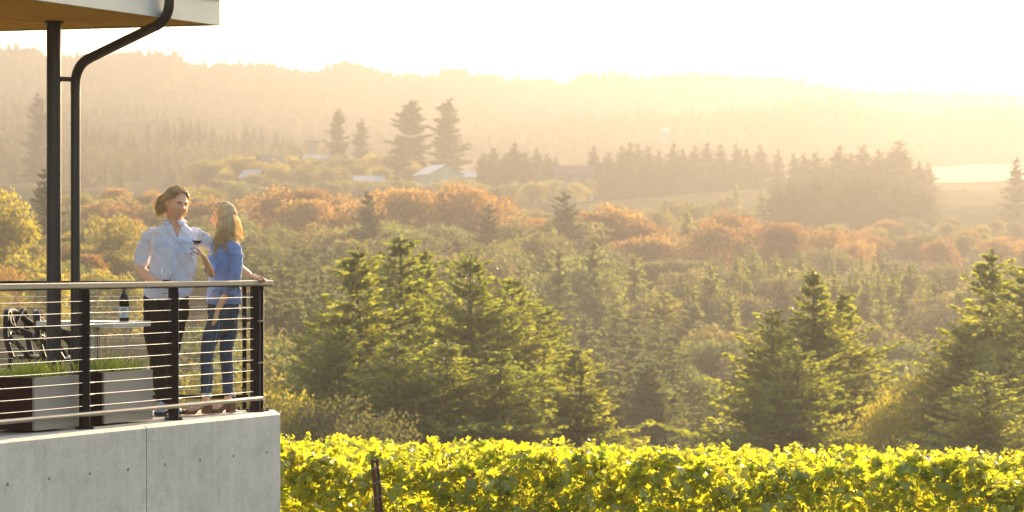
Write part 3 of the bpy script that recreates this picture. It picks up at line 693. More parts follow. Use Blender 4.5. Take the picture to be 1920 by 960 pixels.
# orange and golden woods
band(line([490, 525, 560, 585, 610, 640, 660, 720, 735, 775, 800, 820, 850, 880, 905, 870, 830, 970, 1000, 940], [372, 350, 372, 352, 368, 365, 378, 352, 395, 355, 362, 395, 345, 348, 362, 400, 400, 412, 408, 425], 480, BR, 'orange', 5, (.9, 1.25), 30), 'orange autumn trees below the farm buildings', 'round orange autumn tree in the band below the farm buildings', 11)
band(line([1125, 1165, 1205, 1340, 1375, 1405, 1450, 1480, 1545, 1580, 1600, 1150, 1230, 1330, 1440, 1560, 1110, 1190], [390, 385, 412, 412, 398, 410, 412, 420, 430, 432, 452, 425, 440, 430, 440, 455, 410, 445], 440, BR, 'orange', 5, (.95, 1.3), 20), 'orange autumn trees right of centre', 'round orange autumn tree on the slope below the dry meadow', 12)
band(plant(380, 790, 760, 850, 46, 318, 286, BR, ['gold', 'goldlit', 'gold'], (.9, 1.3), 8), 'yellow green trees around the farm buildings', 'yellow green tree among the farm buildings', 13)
band(plant(150, 430, 470, 560, 26, 388, 352, BR, ['orange', 'brown', 'gold'], (.9, 1.3), 8), 'autumn trees behind the man', 'rusty autumn tree on the slope behind the man', 14)
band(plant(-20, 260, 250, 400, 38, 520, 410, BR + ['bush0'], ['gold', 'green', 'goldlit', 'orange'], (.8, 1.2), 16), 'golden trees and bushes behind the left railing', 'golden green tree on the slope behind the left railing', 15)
band(plant(250, 520, 300, 430, 34, 500, 412, BR, ['green', 'brown', 'gold'], (.9, 1.3), 16), 'olive trees behind the couple', 'olive autumn tree on the slope behind the couple', 16)
band(plant(620, 1100, 300, 430, 48, 500, 415, BR + MF[:1], ['brown', 'green', 'brown', 'gold'], (1.0, 1.4), 14), 'brown woods above the middle clump', 'brown autumn tree in the wood above the middle fir clump', 17)
band(plant(1080, 1960, 290, 410, 60, 560, 470, BR + MF + MF, ['fir', 'fir', 'plantation'] , (1.1, 1.5), 14), 'brown woods on the right slope', 'hazy tree in the wood on the right slope', 18)
band(plant(1560, 1960, 430, 560, 34, 455, 412, BR, ['brown', 'orange', 'gold'], (1.0, 1.4), 8), 'hazy autumn trees by the right farm', 'hazy autumn tree below the low farm building on the right', 19)
band(plant(640, 1420, 500, 640, 44, 412, 375, BR, ['brown', 'green', 'gold'], (.9, 1.2), 7), 'olive trees below the farm shelf', 'olive tree on the slope just below the farm shelf', 20)
band(plant(900, 1960, 200, 270, 44, 735, 600, BR + MF, ['brown', 'green', 'plantation'], (1.1, 1.5), 14), 'trees deep in the valley', 'dim olive tree deep in the valley behind the near firs', 21)
band(plant(380, 640, 150, 230, 22, 690, 610, BR + ['bush0'], ['brown', 'green'], (1.0, 1.3), 14), 'trees deep in the valley on the left', 'dim olive tree seen low between the railing and the middle firs', 23)
band(line([1745, 1765, 1790, 1850, 1880, 1900, 1925], [380, 392, 398, 398, 385, 372, 365], 690, BR, ['gold', 'brown'], 5, (.9, 1.2), 30), 'small trees round the low farm building', 'small hazy tree beside the low farm building on the right', 24)
band(plant(1745, 1970, 640, 780, 22, 402, 384, BR, ['brown', 'green', 'gold'], (1.1, 1.6), 6), 'trees on the right slope below the farm building', 'hazy olive tree on the slope under the far right building', 32)
band(plant(980, 1960, 265, 350, 30, 585, 478, ['mfir2', 'mfir0', 'mfir1'], ['fir', 'plantation', 'fir'], (1.4, 2.0), 16), 'larger soft conifers on the valley side', 'large soft green conifer standing on the right valley side', 33)
band(plant(640, 1100, 330, 420, 12, 470, 425, ['mfir2', 'mfir0'], ['fir', 'fir_dark'], (1.3, 1.8), 12), 'conifers in the brown wood', 'broad conifer in the wood above the middle fir clump', 34)
# --- far-off woods that read as one mass
def woods(name, D0, D1, n, hgt, m, seed, x0=-500, x1=2500, keep=None, hw=.32):
    hgt *= .68; g = np.random.RandomState(seed); D = FAR(D0) + (FAR(D1) - FAR(D0)) * g.rand(n); px = x0 + (x1 - x0) * g.rand(n)
    X = (px - 960) / F * D
    if keep is not None: k = keep(px, D, g); X, D, px = X[k], D[k], px[k]
    Z = ground_np(X, D) - .5; L = Leaves(); gg = random.Random(seed)
    for x, y, z in zip(X, D, Z):
        h = hgt * gg.uniform(.55, 1.25); r = h * hw * gg.uniform(.7, 1.2); con = gg.random() < .6
        for k in range(3):
            a = gg.uniform(0, 3.14); u = Vector((math.cos(a), math.sin(a), 0))
            if con:
                L.v += [Vector((x, y, z)) - u * r, Vector((x, y, z)) + u * r, Vector((x, y, z + h)) + u * .15, Vector((x, y, z + h)) - u * .15]; L.n += 1
            else:
                c = Vector((x, y, z + h * .45)); q = r * 1.4
                L.v += [c - u * q + Vector((0, 0, h * .12)), c - u * q * .6 - Vector((0, 0, h * .4)), c + u * q - Vector((0, 0, h * .1)), c + u * q * .4 + Vector((0, 0, h * .36))]; L.n += 1
    o = link(bpy.data.objects.new(name, L.mesh(name, m))); tag(o, kind='stuff')
    return o
tag(woods('far_woods', 2700, 3150, 9000, 14, M['fir_far'], 1), 'pale wooded ridge on the skyline', 'woods')
tag(woods('ridge_woods', 1620, 2050, 7000, 16, M['fir_far'], 2, keep=lambda px, D, g: (px > 930) | (g.rand(len(px)) < .5)), 'hazy wooded ridge on the right below the skyline', 'woods')
tag(woods('hillside_woods', 2050, 2700, 6000, 13, M['fir_far'], 3, x1=2500), 'faint woods on the hillside under the skyline', 'woods')
tag(woods('shelf_woods', 1250, 1500, 1500, 13, M['fir_far'], 4, x0=-500, x1=1700, keep=lambda px, D, g: (px < 830) | (px > 1040)), 'hazy woods behind the farm ridge', 'woods')
# ------------------------------------------------------------------ vineyard
def vine_leaf_mat():
    m = leafmat('grape_leaf', (.17, .23, .025), (.27, .31, .03), (.34, .42, .012), (.72, .60, .025), .62, 7, rough=.3, gloss=.045)
    return m
M['vine'] = vine_leaf_mat()
M['vine_red'] = mat('red_grape_leaf', (.5, .05, .015), (.35, .04, .01), 20, .5)
LEAF2 = [(0, -.1), (.16, -.30), (.42, -.22), (.36, .02), (.52, .28), (.26, .30), (.20, .52), (0, .74), (-.20, .52), (-.26, .30), (-.52, .28), (-.36, .02), (-.42, -.22), (-.16, -.30)]
LEAF1 = [(0, -.1), (.34, -.26), (.48, .26), (.22, .40), (0, .72), (-.22, .40), (-.48, .26), (-.34, -.26)]
def leaf_arr(shape, cup=.25, fold=.3):
    P = [Vector((0, .12, 0))] + [Vector((x, y, 0)) for x, y in shape]
    for p in P[1:]: p.z = -cup * (p.x ** 2 + (p.y - .15) ** 2) + fold * abs(p.x) * .5
    n = len(shape); return np.array([tuple(p) for p in P]), [(0, 1 + k, 1 + (k + 1) % n) for k in range(n)]
def rotmats(g, n, tilt):
    "random leaf frames: normals spread round upward and outward directions"
    nrm = g.normal(size=(n, 3)); nrm[:, 1] *= 1.1; nrm[:, 2] = np.abs(nrm[:, 2]) * .9 + tilt
    nrm /= np.linalg.norm(nrm, axis=1)[:, None]
    t = g.normal(size=(n, 3)); t[:, 2] -= .9
    t -= (t * nrm).sum(1)[:, None] * nrm; t /= np.linalg.norm(t, axis=1)[:, None]
    b = np.cross(nrm, t) * -1
    return np.stack([b, t, nrm], -1)      # columns
def leaves_mesh(name, P, size, g, shape, tilt=.3, m=None):
    base, tri = leaf_arr(shape, g.uniform(.15, .45), .35); n = len(P); Rm = rotmats(g, n, tilt)
    V = np.einsum('nij,kj->nki', Rm, base) * size[:, None, None] + P[:, None, :]
    V += g.normal(size=V.shape) * (size[:, None, None] * .035)
    k = base.shape[0]; T = (np.array(tri)[None] + (np.arange(n) * k)[:, None, None]).reshape(-1, 3)
    me = bpy.data.meshes.new(name); me.vertices.add(n * k); me.vertices.foreach_set('co', V.astype(np.float32).ravel())
    me.loops.add(T.size); me.loops.foreach_set('vertex_index', T.astype(np.int32).ravel())
    me.polygons.add(len(T)); me.polygons.foreach_set('loop_start', np.arange(0, T.size, 3, dtype=np.int32)); me.polygons.foreach_set('loop_total', np.full(len(T), 3, dtype=np.int32))
    me.polygons.foreach_set('use_smooth', [True] * len(T))
    me.materials.append(m or M['vine']); me.update(); me.validate(); return me
ROW_YAW = .035
row_labels = ['nearest row of yellow green grapevines across the bottom of the picture'] + ['%s row of yellow green grapevines from the front, only its top showing' % w_ for w_ in ('second', 'third', 'fourth', 'fifth', 'sixth', 'seventh', 'eighth', 'ninth', 'tenth')] + ['farthest row of yellow green grapevines along the edge of the slope']
for k in range(11):
    g = np.random.RandomState(300 + k); gp = random.Random(500 + k)
    y0 = 25.6 + k * 2.25; zt = EYE - 1.81 - .1396 * k - (.12 if k > 8 else 0)
    xa, xb = (-2.5 if k == 0 else -2.2 - k * .25), 6.0 + k * .5
    if k >= 1: xa = -4.6
    row = empty('vine_row', ((xa + xb) / 2, y0, ground(1, y0)), 0, row_labels[k], 'grapevine row', 'rows of grapevines on the slope below the deck')
    dens = [1650, 900, 640, 480, 420, 380, 360, 340, 320, 320, 320][k]
    n = int(dens * (xb - xa)); dep = [1.35, .8, .6, .55, .5, .5, .5, .5, .5, .5, .6][k]
    X = g.uniform(xa, xb, n)
    topn = .07 * np.sin(X * 2.1 + k) + .06 * np.sin(X * 5.3 + 2 * k) + .05 * np.sin(X * 11 + k * 3) + .03 * np.sin(X * 23 + k)
    u = g.rand(n) ** 1.15
    Zt = zt - .022 * (X - 1) + topn
    Z = Zt - u * dep
    hw_ = .20 + .16 * np.minimum(u * 3, 1)
    Yo = g.normal(size=n) * hw_ * .62 + ROW_YAW * X
    P = np.stack([X, y0 + Yo, Z], 1)
    # protruding shoots
    sh = []; canes = MB()
    ns = int((xb - xa) * (2.6 if k < 4 else 1.6))
    spots_ = [gp.uniform(xa, xb) for _ in range(ns)]
    if k == 0: spots_ += [(575 - 960) / F * y0, (880 - 960) / F * y0, (962 - 960) / F * y0, (1388 - 960) / F * y0, (1520 - 960) / F * y0, (1728 - 960) / F * y0]
    for q, sx in enumerate(spots_):
        big = k == 0 and q >= ns
        hh = gp.uniform(.10, .22) if big else gp.uniform(.03, .19); lx = gp.uniform(-.08, .08)
        b0 = Vector((sx, y0 + ROW_YAW * sx + gp.uniform(-.1, .1), zt - .022 * (sx - 1) - .25)); pts = []
        for i in range(7):
            t = i / 6; p = b0 + Vector((lx * t * 1.5, .05 * t, (.25 + hh) * t)); pts.append(p)
            for _ in range(2 if i < 5 else 3): sh.append((p.x + gp.uniform(-.06, .06) * (1.2 - t * .5), p.y + gp.uniform(-.06, .06), p.z + gp.uniform(-.03, .03), .055 + .03 * (1 - t)))
        canes.tube(pts, [.004 - .0028 * i / 6 for i in range(7)], 4)
    for _ in range(int((xb - xa) * (7 if k < 2 else 2))):
        sx = gp.uniform(xa, xb); p = Vector((sx, y0 + ROW_YAW * sx + gp.uniform(-.25, .2), zt - gp.uniform(0, .6))); d = Vector((gp.uniform(-.35, .35), gp.uniform(-.15, .1), gp.uniform(-.1, .3)))
        canes.tube([p, p + d * .5 + Vector((0, 0, .02)), p + d], [.004, .003, .002], 4)
    tag(canes.build('canes', M['cane'], row), kind='stuff')
    sh = np.array(sh)
    P = np.concatenate([P, sh[:, :3]]); size = np.concatenate([.055 + .075 * g.rand(n) ** 1.3, sh[:, 3] * 1.1])
    rx, ry, rz_ = row.location
    Pl = P - np.array([rx, ry, rz_])
    if k == 0:
        # the 300 leaves that show largest are parts of their own
        front_ = np.argsort(P[:, 1] - size * 6 - np.where((P[:, 2] > EYE - 2.33) & (P[:, 0] > -2.05) & (P[:, 0] < 4.7), 0, -9))
        pick = front_[:300]; rest = np.setdiff1d(np.arange(len(P)), pick)
        protos = [leaves_mesh('leaf', np.zeros((1, 3)), np.ones(1), np.random.RandomState(40 + i), LEAF2, .2) for i in range(6)]
        for i in pick:
            o = bpy.data.objects.new('leaf', protos[gp.randrange(6)]); link(o, row)
            o.location = Pl[i]; o.scale = (size[i],) * 3
            o.rotation_euler = (gp.uniform(-.9, .5), gp.uniform(-.7, .7), gp.uniform(-.8, .8))
        Pl, size = Pl[rest], size[rest]
        rl = leaves_mesh('red_leaf', np.array([[(889 - 960) / F * y0 - rx, -.30, EYE + (HZ - 886) / F * y0 - rz_], [(883 - 960) / F * y0 - rx, -.32, EYE + (HZ - 889) / F * y0 - rz_]]), np.array([.05, .04]), np.random.RandomState(3), LEAF2, .1, M['vine_red'])
        link(bpy.data.objects.new('red_leaf', rl), row)
    fo = bpy.data.objects.new('foliage', leaves_mesh('foliage', Pl, size, g, LEAF2 if k < 3 else LEAF1)); link(fo, row); tag(fo, kind='stuff')
    for i in range(int((xb - xa) / 1.5)):
        x = xa + .7 + i * 1.5; gz = ground(x, y0)
        mb = MB(); mb.tube([(x, y0 + ROW_YAW * x, gz - .1), (x + .03, y0 + ROW_YAW * x + .02, gz + .45), (x - .02, y0 + ROW_YAW * x, gz + .9)], [.035, .028, .022], 7); mb.build('vine_trunk', M['vinebark'], row)
    for dz in (.25, .6): MB().tube([(xa, y0 + ROW_YAW * xa, zt - dz), (xb, y0 + ROW_YAW * xb, zt - dz - .15)], .0016, 4).build('trellis_wire', M['wire'], row)
# rusty steel stakes
def stake(px, ytop, D, tilt, lab, wires=True):
    p = at(px, ytop, D); gz = ground(p.x, D) - .2
    o = empty('vineyard_stake', (p.x, D, gz), 0, lab, 'stake', 'rusty steel stakes in the vine rows')
    b = Vector((p.x + tilt * (p.z - gz), D, gz))
    ax = (p - b).normalized(); mb = MB()
    mb.bar(b + Vector((-.020, 0, 0)), p + Vector((-.020, 0, 0)), .030, .007, Vector((0, 1, 0)))
    mb.bar(b + Vector((.022, .004, 0)), p + Vector((.022, .004, 0)), .028, .007, Vector((0, 1, 0)))
    mb.bar(b + Vector((.002, -.016, 0)), p + Vector((.002, -.016, .001)), .008, .03, Vector((0, 1, 0)))
    mb.build('steel_profile', M['rust'], o)
    if wires:
        for f in (.075, .20, .33):
            q = p - ax * f; w_ = MB()
            w_.tube([q + Vector((-.044, -.012, -.012)), q + Vector((-.01, -.04, -.004)), q + Vector((.03, -.03, .006)), q + Vector((.046, -.002, .01)), q + Vector((.03, .02, .008)), q + Vector((-.03, .02, -.006))], .0028, 5)
            w_.build('tie_wire', M['wire'], o)
        q = p - ax * .22; MB().tube([q + Vector((.04, -.02, 0)), q + Vector((.14, -.03, -.13)), q + Vector((.25, -.02, -.28))], .003, 5).build('loose_wire', M['wire'], o)
        q = p - ax * .28; MB().tube([q + Vector((-.04, -.02, 0)), q + Vector((-.055, -.03, -.12)), q + Vector((-.07, -.03, -.3))], .003, 5).build('loose_wire', M['wire'], o)
stake(702, 861, 25.05, .085, 'rusty leaning steel stake with wire ties standing clear of the nearest vines')
stake(850, 872, 25.85, .0, 'thin rusty stake half hidden in leaves right of the leaning one', False)
# ------------------------------------------------------------------ farm buildings
M['roof_white'] = mat('pale_metal_roof', (.34, .34, .33), (.28, .28, .27), .5, .6, .2)
M['roof_dark'] = mat('dark_shingle_roof', (.09, .075, .07), (.06, .05, .045), 1.5, .8)
M['roof_red'] = mat('rusty_roof', (.30, .12, .07), (.24, .1, .06), 1, .7)
M['wall_red'] = mat('red_barn_boards', (.20, .07, .05), (.14, .05, .035), .6, .8)
M['wall_green'] = mat('pale_green_siding', (.38, .42, .32), (.33, .37, .28), .5, .7)
M['wall_white'] = mat('white_siding', (.26, .25, .23), (.22, .21, .19), .5, .8)
M['wall_tan'] = mat('tan_siding', (.36, .29, .20), (.3, .24, .17), .5, .7)
M['glass'] = mat('window_glass', (.04, .045, .05), None, 3, .1, 0)
def house(D, px0, px1, ybase, yeave, yridge, depth, rz, wmat, rmat, wins, label, cat='house', ridge='long', sheds=(), name='farmhouse'):
    D = FAR(D); c = at((px0 + px1) / 2, ybase, D); W = (px1 - px0) / F * D / max(.5, math.cos(rz)) ; z0 = c.z - 3
    He = (ybase - yeave) / F * D; Hr = (yeave - yridge) / F * D
    o = empty(name, (c.x, D, c.z), rz, label, cat)
    def q(mb, nm, m, par=o): ob = bpy.data.objects.new(nm, mb.mesh(nm, m)); link(ob, par); return ob
    mb = MB(); w2, d2 = W / 2, depth / 2
    if ridge == 'long':
        mb.prism([(-w2, -d2, -3), (-w2, d2, -3), (-w2, d2, He), (-w2, 0, He + Hr * .97), (-w2, -d2, He)], (0, 0, 0), (W, 0, 0)); q(mb, 'wall', wmat)
        e = .5; t = .25; mb = MB()
        for s_ in (-1, 1): mb.prism([(-w2 - e, s_ * (d2 + e), He - Hr * e / d2), (-w2 - e, 0, He + Hr), (-w2 - e, 0, He + Hr + t), (-w2 - e, s_ * (d2 + e), He + t - Hr * e / d2)], (0, 0, 0), (W + 2 * e, 0, 0))
    else:
        mb.prism([(-w2, -d2, -3), (w2, -d2, -3), (w2, -d2, He), (0, -d2, He + Hr * .97), (-w2, -d2, He)], (0, 0, 0), (0, depth, 0)); q(mb, 'wall', wmat)
        e = .5; t = .25; mb = MB()
        for s_ in (-1, 1): mb.prism([(s_ * (w2 + e), -d2 - e, He - Hr * e / w2), (0, -d2 - e, He + Hr), (0, -d2 - e, He + Hr + t), (s_ * (w2 + e), -d2 - e, He + t - Hr * e / w2)], (0, 0, 0), (0, depth + 2 * e, 0))
    rf = q(mb, 'roof', rmat)
    for (u0, u1, v0, v1) in wins:
        x0, x1 = -w2 + u0 * W, -w2 + u1 * W; h0, h1 = v0 * He, v1 * He; b = MB()
        b.box(((x0 + x1) / 2, -d2 - .05, (h0 + h1) / 2), (x1 - x0 + .3, .1, h1 - h0 + .3)); fo_ = q(b, 'window', M['wall_white'] if wmat is not M['wall_white'] else M['wall_tan'])
        b = MB(); b.box(((x0 + x1) / 2, -d2 - .09, (h0 + h1) / 2), (x1 - x0, .1, h1 - h0)); q(b, 'pane', M['glass'], fo_)
    for nm, cx, cy_, cz, sx, sy, sz, m in sheds:
        b = MB(); b.box((cx, cy_, cz), (sx, sy, sz)); q(b, nm, m)
    return o
house(800, 488, 522, 345, 308, 293, 9, .5, M['wall_red'], M['roof_dark'], [(.3, .6, .1, .5)], 'tall dark red barn among yellow trees above the couple', 'barn', ridge='long', name='barn')
house(785, 460, 488, 345, 333, 320, 7, -.35, M['wall_red'], M['roof_white'], [], 'low shed with a bright white slanting roof left of the red barn', 'shed', name='shed')
house(830, 556, 614, 334, 327, 319, 8, .1, M['wall_tan'], M['roof_white'], [(.1, .3, .2, .8), (.5, .8, .2, .8)], 'long low building with pale roof right of the red barn')
house(840, 640, 664, 336, 328, 317, 8, .2, M['wall_tan'], M['roof_red'], [(.3, .7, .2, .8)], 'small house with a rusty red roof')
house(760, 666, 718, 352, 341, 331, 7, .05, M['wall_tan'], M['roof_white'], [(.08, .3, .2, .8), (.4, .6, .2, .8), (.7, .92, .2, .8)], 'low cabin with a pale roof and a row of windows below the rusty roofed house', 'cabin', name='cabin')
house(760, 792, 850, 352, 328, 311, 14, .35, M['wall_green'], M['roof_white'], [(.1, .25, .1, .5)], 'pale green barn with a wide light metal roof right of the tall firs', 'barn', ridge='gable', name='barn')
house(775, 846, 888, 345, 333, 322, 9, .1, M['wall_green'], M['roof_white'], [(.2, .45, .1, .7)], 'lower light roofed wing right of the pale green barn', 'shed', name='shed')
house(930, 576, 597, 305, 266, 262, 5, .1, M['wall_tan'], M['roof_dark'], [], 'narrow dark tower like shed rising from the trees above the low buildings', 'tower', name='tower')
house(900, 572, 622, 306, 298, 292, 6, .0, M['wall_tan'], M['roof_white'], [], 'faint pale roofed building in front of the narrow dark tower', 'building', name='farm_building')
house(745, 1040, 1110, 355, 330, 312, 9, .04, M['wall_white'], M['roof_dark'], [(.06, .2, .55, .85), (.28, .42, .55, .85), (.62, .8, .55, .9), (.06, .2, .06, .38), (.26, .46, .05, .4), (.52, .6, .02, .42), (.66, .9, .06, .4)], 'white two storey farmhouse with dark roof and several windows')
house(940, 1762, 1870, 388, 370, 356, 16, .0, M['wall_tan'], M['roof_white'], [(.05, .15, .2, .7), (.3, .42, .2, .7), (.6, .7, .2, .7)], 'wide low farm building with a pale roof far right', 'building', name='farm_building')
house(1650, 1240, 1252, 256, 247, 241, 6, .1, M['wall_white'], M['roof_white'], [], 'tiny bright white house on the hazy hillside', name='far_house')
# ------------------------------------------------------------------ table, bottle, chairs, planters
P0 = at(212, 461, 22.45); P0.z = 0; e1 = Vector((.239, .45, 0)); e2 = Vector((-.66, .35, 0)); TZ = .775
tb = empty('bistro_table', P0 + e1 / 2 + e2 / 2, 0, 'small square table with pale top and steel pedestal holding the wine bottle', 'table')
MB().prism([P0 + Vector((0, 0, TZ - .042)), P0 + e1 + Vector((0, 0, TZ - .042)), P0 + e1 + e2 + Vector((0, 0, TZ - .042)), P0 + e2 + Vector((0, 0, TZ - .042))], (0, 0, 0), (0, 0, .042)).build('table_top', M['tabletop'], tb, bevel=.004)
tc_ = P0 + e1 / 2 + e2 / 2
MB().lathe(tc_, [(.0002, TZ - .044), (.028, TZ - .044), (.028, .03)], 20).build('pedestal', M['chrome'], tb, smooth='auto')
MB().lathe(tc_ + Vector((.035, .03, 0)), [(.0002, TZ - .046), (.014, TZ - .046), (.014, .03)], 14).build('pedestal', M['chrome'], tb, smooth='auto')
MB().lathe(tc_, [(.0002, .001), (.21, .001), (.21, .012), (.05, .03), (.0002, .032)], 32).build('base', M['chrome'], tb, smooth='auto')
def glassmat(name, col, rough=.0):
    m, nt, b = nodemat(name); b.inputs['Base Color'].default_value = (*col, 1); b.inputs['Transmission Weight'].default_value = 1
    b.inputs['Roughness'].default_value = rough; b.inputs['IOR'].default_value = 1.45
    no = N(nt, 'ShaderNodeTexNoise'); no.inputs['Scale'].default_value = 9; mr = N(nt, 'ShaderNodeMapRange'); mr.inputs['To Min'].default_value = rough; mr.inputs['To Max'].default_value = rough + .03
    nt.links.new(no.outputs['Fac'], mr.inputs['Value']); nt.links.new(mr.outputs[0], b.inputs['Roughness']); return m
M['bottle'] = glassmat('olive_bottle_glass', (.16, .15, .04))
M['clear'] = glassmat('clear_glass', (1, 1, 1))
M['wine'] = mat('red_wine', (.05, .004, .008), (.035, .002, .005), 10, .08)
M['label'] = mat('white_paper_label', (.72, .70, .64), (.66, .64, .58), 30, .6)
M['ink'] = mat('grey_label_print', (.10, .10, .10), None, 30, .6)
M['foil'] = mat('dark_capsule_foil', (.02, .012, .01), None, 30, .3, .4)
bp = at(233, 461, 22.72); bp.z = TZ + .001
bo = empty('wine_bottle', bp, 0, 'dark wine bottle with white label standing on the pale table', 'bottle')
pr = [(.0002, 0), (.036, 0), (.0385, .004), (.0385, .17), (.036, .19), (.026, .212), (.0165, .235), (.0145, .262), (.0145, .292), (.0162, .293), (.0162, .302), (.0135, .303)]
MB().lathe(bp, pr, 32).build('glass_body', M['bottle'], bo, smooth='auto')
MB().lathe(bp, [(.0002, .004), (.035, .005), (.0355, .168), (.033, .188), (.022, .21), (.0002, .215)], 28).build('wine', M['wine'], bo, smooth='auto')
MB().lathe(bp, [(.0152, .25), (.0152, .291), (.0169, .292), (.0169, .304), (.0002, .305)], 24).build('capsule', M['foil'], bo, smooth='auto')
def cyl_patch(c, r, a0, a1, z0, z1, n=16):
    mb = MB(); vs = [Vector((c.x + r * math.cos(a0 + (a1 - a0) * i / n), c.y + r * math.sin(a0 + (a1 - a0) * i / n), c.z + z)) for z in (z0, z1) for i in range(n + 1)]
    return mb.add(vs, [(i, i + 1, n + 2 + i, n + 1 + i) for i in range(n)])
lb = cyl_patch(bp, .0389, R(-165), R(-15), .028, .115).build('label', M['label'], bo)
for z0, z1, a0, a1 in ((.098, .103, -120, -62), (.086, .092, -130, -50), (.078, .081, -112, -68), (.048, .051, -105, -75), (.040, .042, -112, -68), (.06, .066, -96, -84)):
    cyl_patch(bp, .0392, R(a0), R(a1), z0, z1, 8).build('print', M['ink'], lb)
def chair(px, D, rz, lab):
    p = at(px, 461, D); p.z = 0
    o = empty('chair', p, rz, lab, 'chair', 'glossy black curved back chairs beside the table')
    def part(nm, mb, sm=True):
        ob = bpy.data.objects.new(nm, mb.mesh(nm, M['black'], 'auto' if sm else False)); link(ob, o); return ob
    # front of the seat is +x
    mb = MB(); n = 20; ring = []
    for (sc, z) in ((.90, .440), (1.0, .452), (1.0, .466), (.93, .474), (.7, .466), (.35, .458), (.02, .456)):
        for k in range(n):
            a = 6.283 * k / n; ca, sa = math.cos(a), math.sin(a); e = 3.2
            rr = 1 / (abs(ca) ** e + abs(sa) ** e) ** (1 / e)
            ring.append(Vector((ca * rr * .215 * sc, sa * rr * .225 * sc, z)))
    mb.add(ring, [(i * n + k, i * n + (k + 1) % n, (i + 1) * n + (k + 1) % n, (i + 1) * n + k) for i in range(6) for k in range(n)] + [tuple(reversed(range(n)))])
    part('seat', mb)
    for sx, sy in ((1, 1), (1, -1), (-1, 1), (-1, -1)):
        mb = MB(); mb.tube([(.19 * sx, .2 * sy, .45), (.205 * sx, .215 * sy, .25), (.225 * sx, .235 * sy, .002)], [.022, .018, .012], 10); part('leg', mb)
    def sm(pts, k=6):
        P = [Vector(q) for q in pts]; out = []
        for i in range(len(P) - 1):
            a, b, c, d = P[max(i - 1, 0)], P[i], P[i + 1], P[min(i + 2, len(P) - 1)]
            for j in range(k):
                t = j / k; out.append(.5 * ((2 * b) + (c - a) * t + (2 * a - 5 * b + 4 * c - d) * t * t + (3 * b - a - 3 * c + d) * t ** 3))
        return out + [P[-1]]
    for pts, r in (([(.17, .23, .46), (.14, .262, .58), (.0, .272, .655), (-.16, .24, .71), (-.24, .12, .80), (-.262, 0, .835), (-.24, -.12, .80), (-.16, -.24, .71), (.0, -.272, .655), (.14, -.262, .58), (.17, -.23, .46)], .019),
                   ([(-.17, .22, .46), (-.215, .235, .62), (-.225, .215, .79), (-.235, .15, .835), (-.245, .02, .72), (-.245, -.02, .72), (-.235, -.15, .835), (-.225, -.215, .79), (-.215, -.235, .62), (-.17, -.22, .46)], .019),
                   ([(-.02, .24, .46), (-.08, .262, .55), (-.2, .2, .625), (-.252, .08, .66), (-.256, 0, .655), (-.252, -.08, .66), (-.2, -.2, .625), (-.08, -.262, .55), (-.02, -.24, .46)], .017)):
        mb = MB(); mb.tube(sm(pts), r, 9, flat=1.35); part('back_loop', mb)
    return o
chair(78, 23.75, R(-12), 'glossy black curved back chair at the left end, nearest the picture edge')
chair(126, 23.25, R(6), 'glossy black curved back chair behind the round column')
